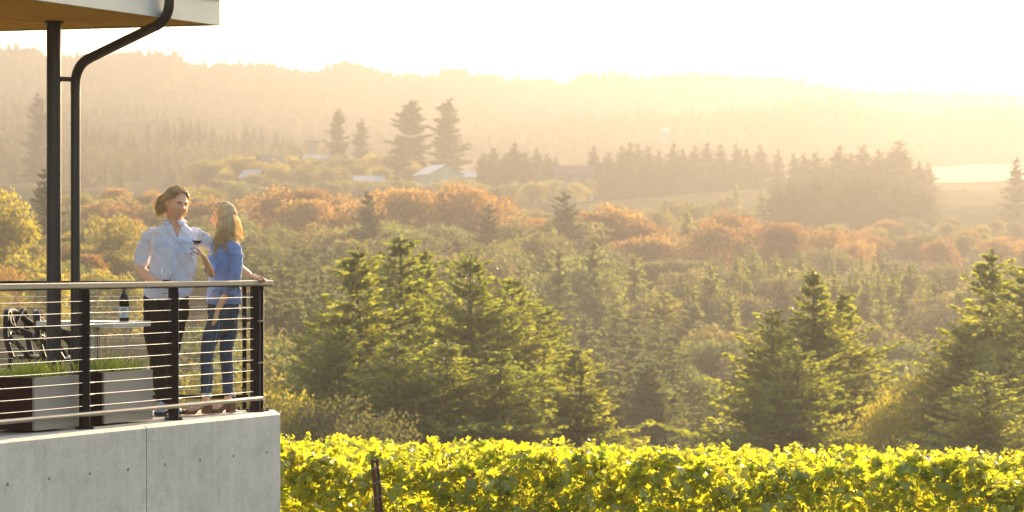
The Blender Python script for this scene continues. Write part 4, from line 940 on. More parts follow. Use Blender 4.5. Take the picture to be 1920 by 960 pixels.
# planters
def planter(c, dr, ln, wd_, ht, seed, lab, stalks):
    dr = Vector(dr).normalized(); lf = Vector((-dr.y, dr.x, 0))
    A = Vector((c[0], c[1], 0)); B = A + dr * ln
    o = empty('planter', A + dr * ln / 2 + lf * wd_ / 2, 0, lab, 'planter', 'rectangular metal planters with grass behind the railing')
    z0 = .016; zt = ht
    t = .02
    MB().prism([A + Vector((0, 0, z0)), B + Vector((0, 0, z0)), B - lf * -t + Vector((0, 0, z0)), A + lf * t + Vector((0, 0, z0))], (0, 0, 0), (0, 0, zt - z0)).build('side_panel', M['planter_grey'], o, bevel=.003)
    MB().prism([v + Vector((0, 0, z0)) for v in (A + lf * wd_, B + lf * wd_, B + lf * (wd_ - t), A + lf * (wd_ - t))], (0, 0, 0), (0, 0, zt - z0)).build('side_panel', M['planter_grey'], o)
    MB().prism([v + Vector((0, 0, z0)) for v in (A + lf * (t + .001) + dr * .002, A + lf * (wd_ - t - .001) + dr * .002, A + lf * (wd_ - t - .001) + dr * t, A + lf * (t + .001) + dr * t)], (0, 0, 0), (0, 0, zt - z0 - .001)).build('end_panel', M['planter_shade'], o)
    MB().prism([v + Vector((0, 0, z0)) for v in (B + lf * (t + .001) - dr * .002, B + lf * (wd_ - t - .001) - dr * .002, B + lf * (wd_ - t - .001) - dr * t, B + lf * (t + .001) - dr * t)], (0, 0, 0), (0, 0, zt - z0 - .001)).build('end_panel', M['planter_shade'], o)
    MB().prism([v + Vector((0, 0, .03)) for v in (A + lf * .022 + dr * .022, B + lf * .022 - dr * .022, B + lf * (wd_ - .022) - dr * .022, A + lf * (wd_ - .022) + dr * .022)], (0, 0, 0), (0, 0, zt - .06)).build('soil', M['soil'], o)
    gg = random.Random(seed); L = MB()
    for i in range(620):
        b = A + dr * gg.uniform(.03, ln - .03) + lf * gg.uniform(.03, wd_ - .03) + Vector((0, 0, zt - .035))
        a = gg.uniform(0, 6.283); d = Vector((math.cos(a), math.sin(a), 0)); cl_ = .5 + .5 * math.sin((b - A).dot(dr) * 17 + seed) * math.sin((b - A).dot(dr) * 41); h = gg.uniform(.04, .10) + .11 * cl_ * gg.random(); rch = gg.uniform(.02, .15); w2 = gg.uniform(.0022, .004)
        pr_ = Vector((-d.y, d.x, 0)) * w2; pts = [b, b + d * rch * .25 + Vector((0, 0, h * .6)), b + d * rch * .65 + Vector((0, 0, h * .95)), b + d * rch * 1.25 + Vector((0, 0, h * gg.uniform(.6, 1.05)))]
        vs = []
        for j, p in enumerate(pts): k = (1, .9, .6, .1)[j]; vs += [p - pr_ * k, p + pr_ * k]
        L.add(vs, [(2 * j, 2 * j + 1, 2 * j + 3, 2 * j + 2) for j in range(3)])
    gr_ = L.build('grass', M['grass'], o); tag(gr_, kind='stuff')
    for (u, lean, h) in stalks:
        b = A + dr * ln * u + lf * wd_ * .4 + Vector((0, 0, zt - .03)); L = MB()
        pts = [b + Vector((lean * t * t, .02 * t, h * t)) for t in (0, .25, .5, .75, 1)]
        L.tube(pts, [.0016, .0014, .0012, .001, .0006], 4)
        for i in range(16):
            t = .45 + .55 * i / 16; q = b + Vector((lean * t * t, .02 * t, h * t)); d = Vector((gg.uniform(-1, 1), gg.uniform(-1, 1), gg.uniform(-.5, .8))).normalized()
            s_ = .008 * gg.uniform(.7, 1.4); e = d.orthogonal().normalized() * s_ * .5; q2 = q + d * .006
            L.add([q2, q2 + d * s_ + e, q2 + d * s_ * 2.2, q2 + d * s_ - e], [(0, 1, 2, 3)])
        L.build('seed_stalk', M['stalk'], o)
M['grass'] = leafmat('green_grass_blades', (.10, .15, .03), (.18, .3, .04), (.45, .55, .04), (.78, .80, .08), .5, 6, rough=.35, gloss=.06)
M['stalk'] = leafmat('dry_seed_stalk', (.3, .26, .1), (.4, .32, .14), (.5, .42, .12), (.6, .5, .2), .4, 6)
pdir = (.404, .915, 0)
planter((-3.472, 20.95), pdir, .60, .46, .402, 5, 'left planter with a shaded dark end and grey side, grass growing over it', [(.25, -.05, .42), (.45, .06, .36), (.1, -.03, .3), (.62, -.02, .33), (.35, .1, .3)])
planter((-3.09, 21.83), pdir, .71, .34, .405, 6, 'right planter with a long grey side beside the middle post, tufts of bright grass', [(.12, .09, .46), (.35, .0, .40), (.3, -.04, .33), (.42, .03, .30), (.95, .12, .12)])
# ------------------------------------------------------------------ people
from mathutils.bvhtree import BVHTree
from mathutils import noise
def skinmat(name, c1, c2):
    m = mat(name, c1, c2, 14, .48, bump=.05, bscale=220)
    b = m.node_tree.nodes['Principled BSDF']; b.inputs['Subsurface Weight'].default_value = .08; b.inputs['Subsurface Radius'].default_value = (.02, .008, .004); b.inputs['Subsurface Scale'].default_value = .5
    return m
M['skin_m'] = skinmat('tanned_skin', (.90, .50, .29), (.82, .43, .24)); M['skin_w'] = skinmat('warm_skin', (.82, .46, .26), (.74, .39, .21))
M['lips'] = mat('lips', (.66, .27, .20), None, 20, .6); M['teeth'] = mat('teeth', (.92, .88, .80), None, 20, .6)
M['brow'] = mat('eyebrow_hair', (.13, .07, .03), None, 60, .7); M['eyew'] = mat('eye_white', (.36, .30, .26), None, 20, .4); M['iris'] = mat('dark_iris', (.03, .02, .015), None, 20, .15)
def hairmat(name, a, b, tr):
    m = leafmat(name, a, b, tr, tuple(min(1, x * 1.5) for x in tr), 0.42, 22, rough=.35, per_obj=0, gloss=.06); return m
M['hair_m'] = hairmat('wavy_golden_brown_hair', (.62, .41, .20), (.90, .63, .34), (.90, .62, .30))
M['hair_w'] = hairmat('long_blond_hair', (.74, .50, .25), (.97, .74, .42), (.92, .68, .34))
def cloth(name, c1, c2, tr, tw, scale=40, stretch=None, bump=.25, bs=260):
    m = mat(name, c1, c2, scale, .85, bump=bump, bscale=bs, spec=.2, stretch=stretch); nt = m.node_tree; b = nt.nodes['Principled BSDF']
    out = [n for n in nt.nodes if n.type == 'OUTPUT_MATERIAL'][0]; t = N(nt, 'ShaderNodeBsdfTranslucent'); t.inputs['Color'].default_value = (*tr, 1)
    mx = N(nt, 'ShaderNodeMixShader'); mx.inputs[0].default_value = tw
    nt.links.new(b.outputs[0], mx.inputs[1]); nt.links.new(t.outputs[0], mx.inputs[2]); nt.links.new(mx.outputs[0], out.inputs['Surface']); return m
M['shirt'] = cloth('pale_blue_linen', (.86, .88, .95), (.78, .81, .90), (.9, .86, .84), .2, 30)
M['shirt_trim'] = cloth('double_linen', (.74, .80, .93), (.66, .72, .86), (.7, .74, .8), .08, 30)
M['sweater'] = cloth('blue_knit', (.38, .47, .74), (.27, .35, .62), (.45, .52, .75), .14, 130, bump=.7, bs=420)
M['trousers'] = cloth('dark_olive_trousers', (.040, .031, .020), (.026, .020, .013), (.03, .025, .02), .04, 12)
M['jeans'] = cloth('blue_denim', (.105, .12, .145), (.05, .058, .075), (.05, .07, .1), .04, 7, (3, 3, .7), .4, 300)
M['seam'] = mat('pale_denim_seam', (.2, .26, .34), None, 60, .8)
M['sole'] = mat('brown_wooden_wedge', (.20, .095, .04), (.14, .065, .028), 18, .5, stretch=(1, 1, 5)); M['strap'] = mat('white_leather_strap', (.78, .75, .70), (.7, .67, .62), 30, .45)
M['sneaker'] = mat('grey_white_sneaker_mesh', (.50, .52, .58), (.34, .36, .44), 60, .7, bump=.4, bscale=200); M['rubber'] = mat('dark_rubber_sole', (.05, .05, .055), None, 20, .6); M['buckle'] = mat('brass_buckle', (.5, .4, .2), None, 20, .3, .9)
def P(px, py, D): return at(px, py, D)
def ring_loft(mb, secs, n=28, yaw=0.0):
    "secs: (centre, rx, ry); horizontal ellipses stacked"
    vs = []; cyw, syw = math.cos(yaw), math.sin(yaw)
    for c, rx, ry in secs:
        for k in range(n):
            a = 6.28319 * k / n; x, y = math.cos(a), math.sin(a)
            x = math.copysign(abs(x) ** .9, x) * rx; y = math.copysign(abs(y) ** .9, y) * ry
            vs.append(Vector(c) + Vector((x * cyw - y * syw, x * syw + y * cyw, 0)))
    m = len(secs)
    return mb.add(vs, [(i * n + k, i * n + (k + 1) % n, (i + 1) * n + (k + 1) % n, (i + 1) * n + k) for i in range(m - 1) for k in range(n)] + [tuple(reversed(range(n))), tuple(range((m - 1) * n, m * n))])
def smooth_path(pts, rad, k=5):
    Pp = [Vector(q) for q in pts]; out = []; rr = []
    for i in range(len(Pp) - 1):
        a, b, c, d = Pp[max(i - 1, 0)], Pp[i], Pp[i + 1], Pp[min(i + 2, len(Pp) - 1)]
        for j in range(k):
            t = j / k; out.append(.5 * ((2 * b) + (c - a) * t + (2 * a - 5 * b + 4 * c - d) * t * t + (3 * b - a - 3 * c + d) * t ** 3)); rr.append(rad[i] * (1 - t) + rad[i + 1] * t)
    return out + [Pp[-1]], rr + [rad[-1]]
def limb(mb, pts, rad, n=16, flat=None):
    p, r = smooth_path(pts, rad)
    p = [p[0]] + p + [p[-1] + (p[-1] - p[-2]).normalized() * r[-1] * .6]; r = [r[0] * .3] + r + [r[-1] * .45]
    p[0] = p[1] - (p[2] - p[1]).normalized() * r[1] * .6
    return mb.tube(p, r, n, flat=flat)
def hand(mb, wr, d, n, sg, curl=(.35, .5, .4), sc=1.0, thumb=(.6, .75, .3), spread=.0, each=None):
    d = d.normalized(); n = (n - d * n.dot(d)).normalized(); s = d.cross(n).normalized() * sg
    def tube(pts, rad, k=10, flat=None): limb(mb, pts, rad, k, flat)
    for off, w_ in ((-.024, .0125), (-.008, .0135), (.008, .0135), (.024, .0135)):
        tube([wr - d * .01, wr + d * .045 * sc + s * off * .8 * sc, wr + d * .088 * sc + s * off * sc], [w_ * 1.15 * sc, w_ * 1.05 * sc, w_ * .85 * sc])
    for i, (off, ln) in enumerate(((.027, .068), (.009, .077), (-.009, .072), (-.026, .056))):
        cc = curl if each is None else each[i]
        b = wr + d * (.088 - abs(off) * .15) * sc + s * off * sc; dd = (d + s * spread * off * 10).normalized(); pts = [b - d * .012, b]; q = b
        for fr_, cv in zip((.45, .31, .24), cc):
            dd = (dd * math.cos(cv) + n * math.sin(cv)).normalized() if True else dd
            nn = (n - dd * n.dot(dd)); n_ = nn.normalized() if nn.length > .05 else n
            q = q + dd * ln * fr_ * sc; pts.append(q); 
            dd = dd
            n2 = (n_ * math.cos(cv * .0) ); 
        r0 = .0088 * sc
        tube(pts, [r0, r0, r0 * .93, r0 * .86, r0 * .72], 8)
    tb = wr + d * .022 * sc + s * .020 * sc; td = (d * thumb[0] + s * thumb[1] + n * thumb[2]).normalized(); td2 = (td + d * .5).normalized()
    tube([tb, tb + td * .038 * sc, tb + td * .038 * sc + td2 * .03 * sc, tb + td * .038 * sc + td2 * .052 * sc], [.0155 * sc, .0115 * sc, .0100 * sc, .0075 * sc], 8)
def sm_(x, a, b): t = min(1, max(0, (x - a) / (b - a))); return t * t * (3 - 2 * t)
def head_mesh(mb, C, Rm, rx=.078, ry=.098, rz=.120, fem=False, nu=96, nv=72):
    vs = []
    G = lambda x, z, x0, z0, sx, sz: math.exp(-((x - x0) / sx) ** 2 - ((z - z0) / sz) ** 2)
    for j in range(nv + 1):
        th = math.pi * j / nv
        for i in range(nu):
            ph = 2 * math.pi * i / nu
            x = math.sin(th) * math.sin(ph); y = -math.sin(th) * math.cos(ph); z = math.cos(th)
            X, Y, Z = x * rx, y * ry, z * rz
            low = sm_(-Z, .015, .11)
            X *= 1 - (.34 if fem else .12) * low
            if Y < 0: Y *= 1 - .05 * low; 
            else: Y *= 1 - .42 * low; X *= 1 - .1 * low
            if Y < 0:
                X *= 1.0; f = sm_(-y, .25, .9); A = abs(X)
                # flatten the face plane, then add the features
                Y += f * .006
                Y -= f * ((.015 if fem else .024) * G(X, Z, 0, -.026, .0115, .016) + .013 * G(X, Z, 0, -.004, .0085, .026))          # nose
                Y += f * .010 * G(A, Z, .031, .008, .017, .013)                                                     # eye sockets
                Y -= f * (.005 if fem else .008) * G(A, Z, .026, .027, .024, .009)                                  # brow
                Y -= f * .006 * G(A, Z, .040, -.028, .016, .018)                                                    # cheeks
                Y -= f * .0075 * G(X, Z, 0, -.062, .024, .012)                                                      # lips
                Y += f * .001 * G(X, Z, 0, -.0625, .020, .0022)
                Y += f * .004 * G(X, Z, 0, -.078, .02, .006)
                Y -= f * .010 * G(X, Z, 0, -.096, .022, .014)                                                       # chin
            vs.append(C + Rm @ Vector((X, Y, Z)))
    fs = [(j * nu + i, j * nu + (i + 1) % nu, (j + 1) * nu + (i + 1) % nu, (j + 1) * nu + i) for j in range(nv) for i in range(nu)]
    mb.add(vs, fs)
    for sg in (() if fem else (-1, 1)):      # ears
        e = [(sg * .072, .012, -.022), (sg * .079, .016, -.008), (sg * .083, .022, .012), (sg * .078, .020, .026)]
        limb(mb, [C + Rm @ Vector(q) for q in e], [.009, .012, .013, .007], 8)
def solid(name, mb, mats, parent, voxel, it=6, disp=None, root=None, matfn=None, cut=None, planes=(), clampf=None):
    me = bpy.data.meshes.new('t'); me.from_pydata(mb.v, [], mb.f); o = bpy.data.objects.new('t', me); COL.objects.link(o)
    md = o.modifiers.new('r', 'REMESH'); md.mode = 'VOXEL'; md.voxel_size = voxel; md.adaptivity = 0
    ms = o.modifiers.new('s', 'SMOOTH'); ms.iterations = it; ms.factor = .5
    dg = bpy.context.evaluated_depsgraph_get(); ev = o.evaluated_get(dg); m2 = bpy.data.meshes.new_from_object(ev); bpy.data.objects.remove(o)
    m2.name = name
    if disp:
        nv = len(m2.vertices); co = np.empty(nv * 3, np.float32); m2.vertices.foreach_get('co', co); co = co.reshape(-1, 3)
        nr = np.array([v.normal[:] for v in m2.vertices], np.float32)
        co += nr * np.array([disp(Vector(c)) for c in co], np.float32)[:, None]; m2.vertices.foreach_set('co', co.ravel()); m2.update()
    if clampf:
        for v in m2.vertices:
            q = clampf(v.co)
            if q is not None: v.co = q
        m2.update()
    if cut:
        bm = bmesh.new(); bm.from_mesh(m2)
        for pc, pn in planes: bmesh.ops.bisect_plane(bm, geom=bm.verts[:] + bm.edges[:] + bm.faces[:], plane_co=pc, plane_no=pn)
        bmesh.ops.delete(bm, geom=[f for f in bm.faces if cut(f.calc_center_median(), f.normal)], context='FACES'); bm.to_mesh(m2); bm.free()
    bv = BVHTree.FromPolygons([v.co.copy() for v in m2.vertices], [tuple(p.vertices) for p in m2.polygons])
    m2.materials.clear()
    for m in (mats if isinstance(mats, list) else [mats]): m2.materials.append(m)
    if matfn:
        m2.polygons.foreach_set('material_index', [matfn(p.center) for p in m2.polygons])
    m2.polygons.foreach_set('use_smooth', [True] * len(m2.polygons))
    r = parent
    while r.parent: r = r.parent
    m2.transform((Matrix.Translation(r.location) @ r.rotation_euler.to_matrix().to_4x4()).inverted())
    ob = bpy.data.objects.new(name, m2); link(ob, parent); return ob, bv
EYEP = Vector((0, 0, EYE))
def topx(v): return 960 + v.x / v.y * F, HZ - (v.z - EYE) / v.y * F
def drape(bv, poly_uv, nu, nv, off, name, m, parent, thick=.0):
    "a patch of cloth lying on the garment: poly_uv = four (px,py) corners seen from the front"
    A, B, C_, D_ = [np.array(q, float) for q in poly_uv]; mb = MB(); ok = []; vs = []
    for j in range(nv + 1):
        for i in range(nu + 1):
            u, v = i / nu, j / nv; q = (A * (1 - u) + B * u) * (1 - v) + (D_ * (1 - u) + C_ * u) * v
            d = (at(q[0], q[1], 23) - EYEP).normalized(); h = bv.ray_cast(EYEP, d)
            vs.append(h[0] - d * off if h[0] is not None else None)
    good = [v for v in vs if v is not None]
    if len(good) < 3: return None
    dd = np.median([v.y for v in good])
    idx = []; n = 0
    fs = []
    W_ = nu + 1
    for k, v in enumerate(vs):
        if v is None or abs(v.y - dd) > .25: vs[k] = None
    remap = {}; out = []
    for k, v in enumerate(vs):
        if v is not None: remap[k] = len(out); out.append(v)
    for j in range(nv):
        for i in range(nu):
            q = (j * W_ + i, j * W_ + i + 1, (j + 1) * W_ + i + 1, (j + 1) * W_ + i)
            if all(k in remap for k in q): fs.append(tuple(remap[k] for k in q))
    mb.add(out, fs); return mb.build(name, m, parent, smooth=True)
def folds(freq, amp, slant, seed):
    def f(c):
        w_ = noise.noise(Vector((c.x * 3 + seed, c.y * 3, c.z * 3))) * .5
        u = (c.z + slant * c.x + w_ * .25) * freq
        a = noise.noise(Vector((c.x * freq * .35 + seed, c.y * freq * .35, u))); b = noise.noise(Vector((c.x * freq * .7, c.y * freq * .7 + seed, (c.z - slant * 1.3 * c.x + w_ * .2) * freq * 1.9)))
        return amp * ((1 - min(1, abs(a) * 3.2)) * 1.1 + .6 * (1 - min(1, abs(b) * 3.5)) - .6)
    return f
def eyes(C, Rm, man, par, sx=.031, z=.008, y=-.082, bi=0):
    for sg in (-1, 1):
        c = C + Rm @ Vector((sg * sx, y, z)); 
        MB().lathe(c, [(.0001, -.0028), (.005, -.002), (.0072, 0), (.005, .002), (.0001, .0028)], 12).build('eye', M['eyew'], par, smooth=True)
        ob = MB().lathe(c + Rm @ Vector((.001, -.0048, 0)), [(.0001, -.003), (.0042, 0), (.0001, .003)], 10).build('iris', M['iris'], par, smooth=True)
        bw_ = MB(); bw_.tube([C + Rm @ Vector((sg * a, b + bi, z + .0155 + h)) for a, b, h in ((.014, -.0935, -.001), (.030, -.0915, .004), (.046, -.079, -.001))], [.0034 - bi * .15, .0042 - bi * .2, .0018], 6); bw_.build('eyebrow', M['brow'], par)
# ---------------- man
MD = 23.45
HM = P(331.5, 383, MD - .02)
RM = Matrix.Rotation(R(37), 3, 'Z') @ Matrix.Rotation(R(4), 3, 'X'); RM = Matrix.Rotation(R(8), 3, 'Y') @ RM; RM = RM * 1.09
man = empty('person', Vector((P(314, 500, MD).x, MD, 0)), 0, 'man with wavy hair and pale blue shirt holding a glass, smiling at the woman', 'person', 'couple standing at the railing')
def tor(px, py, rx, ry, dy=0): return (P(px, py, MD + dy), rx, ry)
MT = [(327, 414, .062, .060), (327, 419, .088, .070), (326, 425, .130, .082), (325, 434, .168, .098), (326, 452, .186, .118), (327, 478, .192, .128), (324, 505, .186, .125), (317, 532, .197, .13), (315, 556, .206, .134)]
def body_man():
    mb = MB(); head_mesh(mb, HM, RM)
    limb(mb, [P(323, 432, MD + .02), P(326, 415, MD + .015), P(329, 398, MD + .01)], [.072, .065, .063], 18)
    ring_loft(mb, [(P(x, y, MD), a - .040, b - .03) for x, y, a, b in MT[1:8]] + [(P(314, 556, MD), .165, .10), (P(314, 585, MD), .15, .09)], yaw=R(14))
    # right arm (left in the picture)
    limb(mb, [P(283, 440, MD), P(266, 475, MD + .03), P(263, 503, MD + .02), P(281, 520, MD - .1), P(300, 533, MD - .23)], [.052, .046, .045, .038, .026])
    hand(mb, P(300, 533, MD - .23), Vector((.9, -.25, -.22)), Vector((-.1, -.25, -1)), 1, (.55, .9, .9), 1.0, (.7, .5, .1))
    # left arm reaching behind the woman to the rail
    limb(mb, [P(368, 440, MD + .1), P(402, 462, MD + .33), P(433, 490, MD + .38), P(451, 504, MD + .40), P(468, 515.5, MD + .44)], [.052, .046, .043, .036, .025])
    hand(mb, P(468, 515.5, MD + .44), Vector((.93, .28, -.22)), Vector((-.1, 0, -1)), -1, (.12, .35, .4), 1.0, (.75, .5, .3))
    for s_, pts in ((0, [(292, 575, 0), (293, 615, -.02), (297, 660, -.03), (303, 705, 0), (304, 765, .03)]), (1, [(331, 575, .02), (326, 615, .05), (321, 660, .06), (320, 705, .08), (320, 765, .10)])):
        limb(mb, [P(x, y, MD + d) for x, y, d in pts], [.066, .060, .044, .040, .030])
    return mb
def mouth(C, Rm, bv, par, smile, teeth):
    Rn = Rm @ Vector((0, 1, 0)); Rn.normalize()
    def on(x, z, off):
        h = bv.ray_cast(C + Rm @ Vector((x, -.2, z)), Rn); q = h[0] if h[0] is not None else C + Rm @ Vector((x, -.1, z))
        return q - Rn * off
    xs = np.linspace(-.023, .023, 9); sm = lambda x: -.0625 + smile * (x / .023) ** 2
    for dz, w_ in ((.0036, .0024), (-.0046, .0030)):
        MB().tube([on(x, sm(x) + dz * (1 - abs(x / .023) ** 2), .0005) for x in xs], [w_ * (.35 + .65 * (1 - abs(x / .023) ** 2)) for x in xs], 6).build('lip', M['lips'], par, smooth=True)
    if teeth:
        mb = MB(); up = [on(x, sm(x) + .0030 * (1 - abs(x / .02) ** 2), .0035) for x in xs[1:-1]]; lo = [on(x, sm(x) - .0034 * (1 - abs(x / .02) ** 2), .0035) for x in xs[1:-1]]; n = len(up)
        mb.add(up + lo, [(i, i + 1, n + i + 1, n + i) for i in range(n - 1)]); mb.build('teeth', M['teeth'], par)
body, bvb = solid('body', body_man(), M['skin_m'], man, .0045, 2)
mouth(HM, RM, bvb, body, .006, True)
eyes(HM, RM, man, body)
mb = MB(); ring_loft(mb, [(P(x, y, MD), a, b) for x, y, a, b in MT] + [(P(313.5, 563, MD), .208, .130)], yaw=R(14))
limb(mb, [P(290, 437, MD + .0), P(278, 448, MD + .01), P(268, 475, MD + .03), P(265, 490, MD + .03)], [.062, .062, .060, .064], 20)
limb(mb, [P(362, 437, MD + .08), P(378, 446, MD + .16), P(402, 462, MD + .33), P(420, 478, MD + .42)], [.062, .062, .058, .058], 20)
def vcut(c, n):
    x, y = topx(c)
    if c.y > MD - .0: return False
    if y < 445: k = (445 - y) / 26; return (331.5 - 11 * k) < x < (332.5 + 10 * k)
    return False
def hemline(c, base, cx, hw_, rise):
    x, y = topx(c); lim = base - rise * min(1.0, abs((x - cx) / hw_)) ** 2.6
    if y > lim: return Vector((c.x, c.y, EYE + (HZ - lim) / F * c.y))
    return None
def vplane(x0, y0, x1, y1):
    a_ = at(x0, y0, 23) - EYEP; b_ = at(x1, y1, 23) - EYEP; return (EYEP, a_.cross(b_).normalized())
shirt, bvs = solid('shirt', mb, M['shirt'], man, .0062, 4, folds(9.5, .0085, .9, 3), cut=vcut, planes=[vplane(331.5, 445, 320.5, 419), vplane(332.5, 445, 342.5, 419)], clampf=lambda c: hemline(c, 566, 312, 50, 20))
# cuffs, collar, placket, pockets, buttons
for a, b, r in ((P(267, 482, MD + .03), P(264, 497, MD + .02), .060),):
    d = (b - a).normalized(); mb = MB(); limb(mb, [a, a + d * .03, a + d * .06], [r * .96, r * 1.03, r * .97], 20)
    solid('rolled_cuff', mb, M['shirt'], man, .007, 3, folds(22, .004, .3, 8))
NC = P(327, 415, MD + .012)
for sg in (-1, 1):      # folded collar: a strip that follows the neck and falls on the shoulder, ending in a point
    mb = MB(); n = 14; rows = []
    for j in range(n + 1):
        t = j / n; a = R(92 if sg > 0 else 88) + sg * R(-172) * t if sg > 0 else R(88) + R(172) * t
        out = Vector((math.cos(a) * 1.02, math.sin(a), 0)); open_ = max(0, (t - .7) / .3)
        top_ = NC + Vector((out.x * .072, out.y * .072, .030 - .026 * t * t)); 
        low = NC + Vector((out.x * (.092 + .020 * t), out.y * (.092 + .022 * open_), .004 - .016 * t - .024 * open_))
        if sg > 0: top_.x += .012 * open_; low.x += .030 * open_
        else: top_.x -= .010 * open_; low.x -= .026 * open_
        rows.append((top_, low))
    V = [r_[0] for r_ in rows] + [r_[1] for r_ in rows] + [r_[1] * 1 - Vector((0, 0, .0)) for r_ in rows]
    fs = [(i, i + 1, n + 2 + i, n + 1 + i) for i in range(n)]
    mb.add(V[:2 * n + 2], fs); ob = mb.build('collar', M['shirt'], man, smooth=True)
    sm2 = ob.modifiers.new('thick', 'SOLIDIFY'); sm2.thickness = .0035
drape(bvs, [(330.5, 443), (335.5, 443), (321, 552), (315.5, 552)], 3, 26, .007, 'button_placket', M['shirt_trim'], man)
for x, y in ((331.6, 452), (329.2, 468), (326.6, 486), (324.0, 505)):
    p = bvs.ray_cast(EYEP, (at(x, y, 23) - EYEP).normalized())[0]
    if p: MB().lathe(p + Vector((0, -.006, 0)), [(.0001, -.0015), (.0048, -.001), (.0048, .001), (.0001, .0015)], 10, Matrix.Rotation(R(90), 3, 'X')).build('button', M['strap'], man)
for q in ([(289, 449), (315, 450), (312.5, 475), (289, 474)], [(337, 450), (360, 449), (360, 474), (337, 475)]):
    pk = drape(bvs, q, 8, 8, .005, 'pocket', M['shirt_trim'], man)
    (a, b), (c, d) = q[0], q[1]
    drape(bvs, [(a - .5, b - 2.5), (c + .5, d - 2.5), (c + .5, d + 4.5), (a - .5, b + 4.5)], 8, 3, .010, 'pocket_flap', M['shirt_trim'], pk or man)
# trousers
mb = MB(); ring_loft(mb, [(P(313, 548, MD + .01), .185, .115), (P(313, 575, MD + .01), .190, .122), (P(313, 598, MD + .01), .175, .118)], yaw=R(14))
limb(mb, [P(293, 585, MD + .0), P(292, 620, MD - .02), P(296, 662, MD - .03), P(302, 708, MD), P(305, 748, MD + .02)], [.105, .098, .078, .070, .062], 20)
limb(mb, [P(332, 585, MD + .03), P(326, 620, MD + .05), P(321, 662, MD + .06), P(320, 708, MD + .08), P(320, 750, MD + .09)], [.102, .090, .074, .066, .060], 20)
solid('trousers', mb, M['trousers'], man, .0085, 4, folds(10, .006, -.5, 12))
MB().tube([P(270, 560, MD - .1), P(290, 562, MD - .13)], .006, 6) 
def sneaker(heel, toe, par):
    d = (toe - heel); d.z = 0; L_ = d.length; d.normalize(); s = Vector((d.y, -d.x, 0)); z0 = .0
    def secs(h0, prof_):
        mb = MB(); vs = []
        for t, w_, h in prof_:
            c = heel + d * L_ * t
            for k in range(12):
                a = math.pi * k / 11; vs.append(Vector((c.x, c.y, h0)) + s * math.cos(a) * w_ + Vector((0, 0, math.sin(a) * h)))
        m = len(prof_); mb.add(vs, [(i * 12 + k, i * 12 + k + 1, (i + 1) * 12 + k + 1, (i + 1) * 12 + k) for i in range(m - 1) for k in range(11)] + [tuple(range(12)), tuple(range((m - 1) * 12, m * 12))] + [(i * 12, (i + 1) * 12, (i + 1) * 12 + 11, i * 12 + 11) for i in range(m - 1)]); return mb
    pr_ = [(-.02, .026, .05), (.04, .036, .10), (.2, .038, .115), (.38, .038, .095), (.6, .046, .07), (.8, .047, .055), (.93, .038, .04), (1.0, .02, .022)]
    sh_ = secs(.024, pr_).build('shoe', M['sneaker'], par, smooth=True)
    mb = MB(); out = [(t, w_ * 1.12) for t, w_, h in pr_]; top = []
    for t, w_ in out: c = heel + d * L_ * t; top.append(Vector((c.x, c.y, .003)) + s * w_)
    for t, w_ in reversed(out): c = heel + d * L_ * t; top.append(Vector((c.x, c.y, .003)) - s * w_)
    mb.prism(top, (0, 0, 0), (0, 0, .026)); mb.build('sole', M['rubber'], sh_)
    for t in (.42, .5, .58, .66):
        c = heel + d * L_ * t; MB().tube([Vector((c.x, c.y, .10 - (t - .42) * .13)) + s * .022, Vector((c.x, c.y, .122 - (t - .42) * .15)), Vector((c.x, c.y, .10 - (t - .42) * .13)) - s * .022], .0035, 6).build('lace', M['strap'], sh_)
h1 = P(303, 775, MD + .10); sneaker(Vector((h1.x, h1.y, 0)), Vector((h1.x + .02, h1.y - .27, 0)), man)
h2 = P(321, 775, MD + .14); sneaker(Vector((h2.x, h2.y, 0)), Vector((h2.x + .08, h2.y - .26, 0)), man)
# ---------------- hair
def hair(C, Rm, strands, m, par, name='hair', rad=.0055, n=5, base=None):
    mb = base or MB(); g_ = random.Random(5)
    for i in range(640):      # fine flyaway hairs that catch the light
        pts, r = strands[g_.randrange(len(strands))]; k_ = g_.uniform(1.03, 1.13); w_ = Vector((g_.uniform(-.01, .01), g_.uniform(-.01, .01), g_.uniform(-.006, .01)))
        mb.tube([C + Rm @ (p * (1 + (k_ - 1) * j / len(pts)) + w_ * (j / len(pts))) for j, p in enumerate(pts)], .0014, 3, cap=False)
    for pts, r in strands:
        k = len(pts); mb.tube([C + Rm @ p for p in pts], [r * (.55 + .45 * math.sin(math.pi * min(1, i / k * 1.1 + .2))) * (1 - .75 * max(0, i / k - .65) / .35) for i in range(k)], n, cap=False, flat=.55)
    o = bpy.data.objects.new(name, mb.mesh(name, m, True)); link(o, par)
    r_ = par
    while r_.parent: r_ = r_.parent
    o.data.transform(Matrix.Translation(r_.location).inverted()); return o
def shell(C, Rm, secs, seed, n=72, sub=5):
    mb = MB(); vs = []; S2 = []
    for i in range(len(secs) - 1):
        for j in range(sub): t = j / sub; S2.append([a * (1 - t) + b * t for a, b in zip(secs[i], secs[i + 1])])
    S2.append(list(secs[-1]))
    for z, rx, ry, sy in S2:
        for k in range(n):
            a = 6.28319 * k / n; q = 1 + .10 * noise.noise(Vector((math.cos(a) * 7, math.sin(a) * 7, z * 9 + seed))) + .05 * noise.noise(Vector((math.cos(a) * 19, math.sin(a) * 19, z * 5 + seed)))
            vs.append(C + Rm @ Vector((math.cos(a) * rx * q, sy + math.sin(a) * ry * q, z)))
    m_ = len(S2); mb.add(vs, [(i * n + k, i * n + (k + 1) % n, (i + 1) * n + (k + 1) % n, (i + 1) * n + k) for i in range(m_ - 1) for k in range(n)] + [tuple(reversed(range(n))), tuple(range((m_ - 1) * n, m_ * n))]); return mb
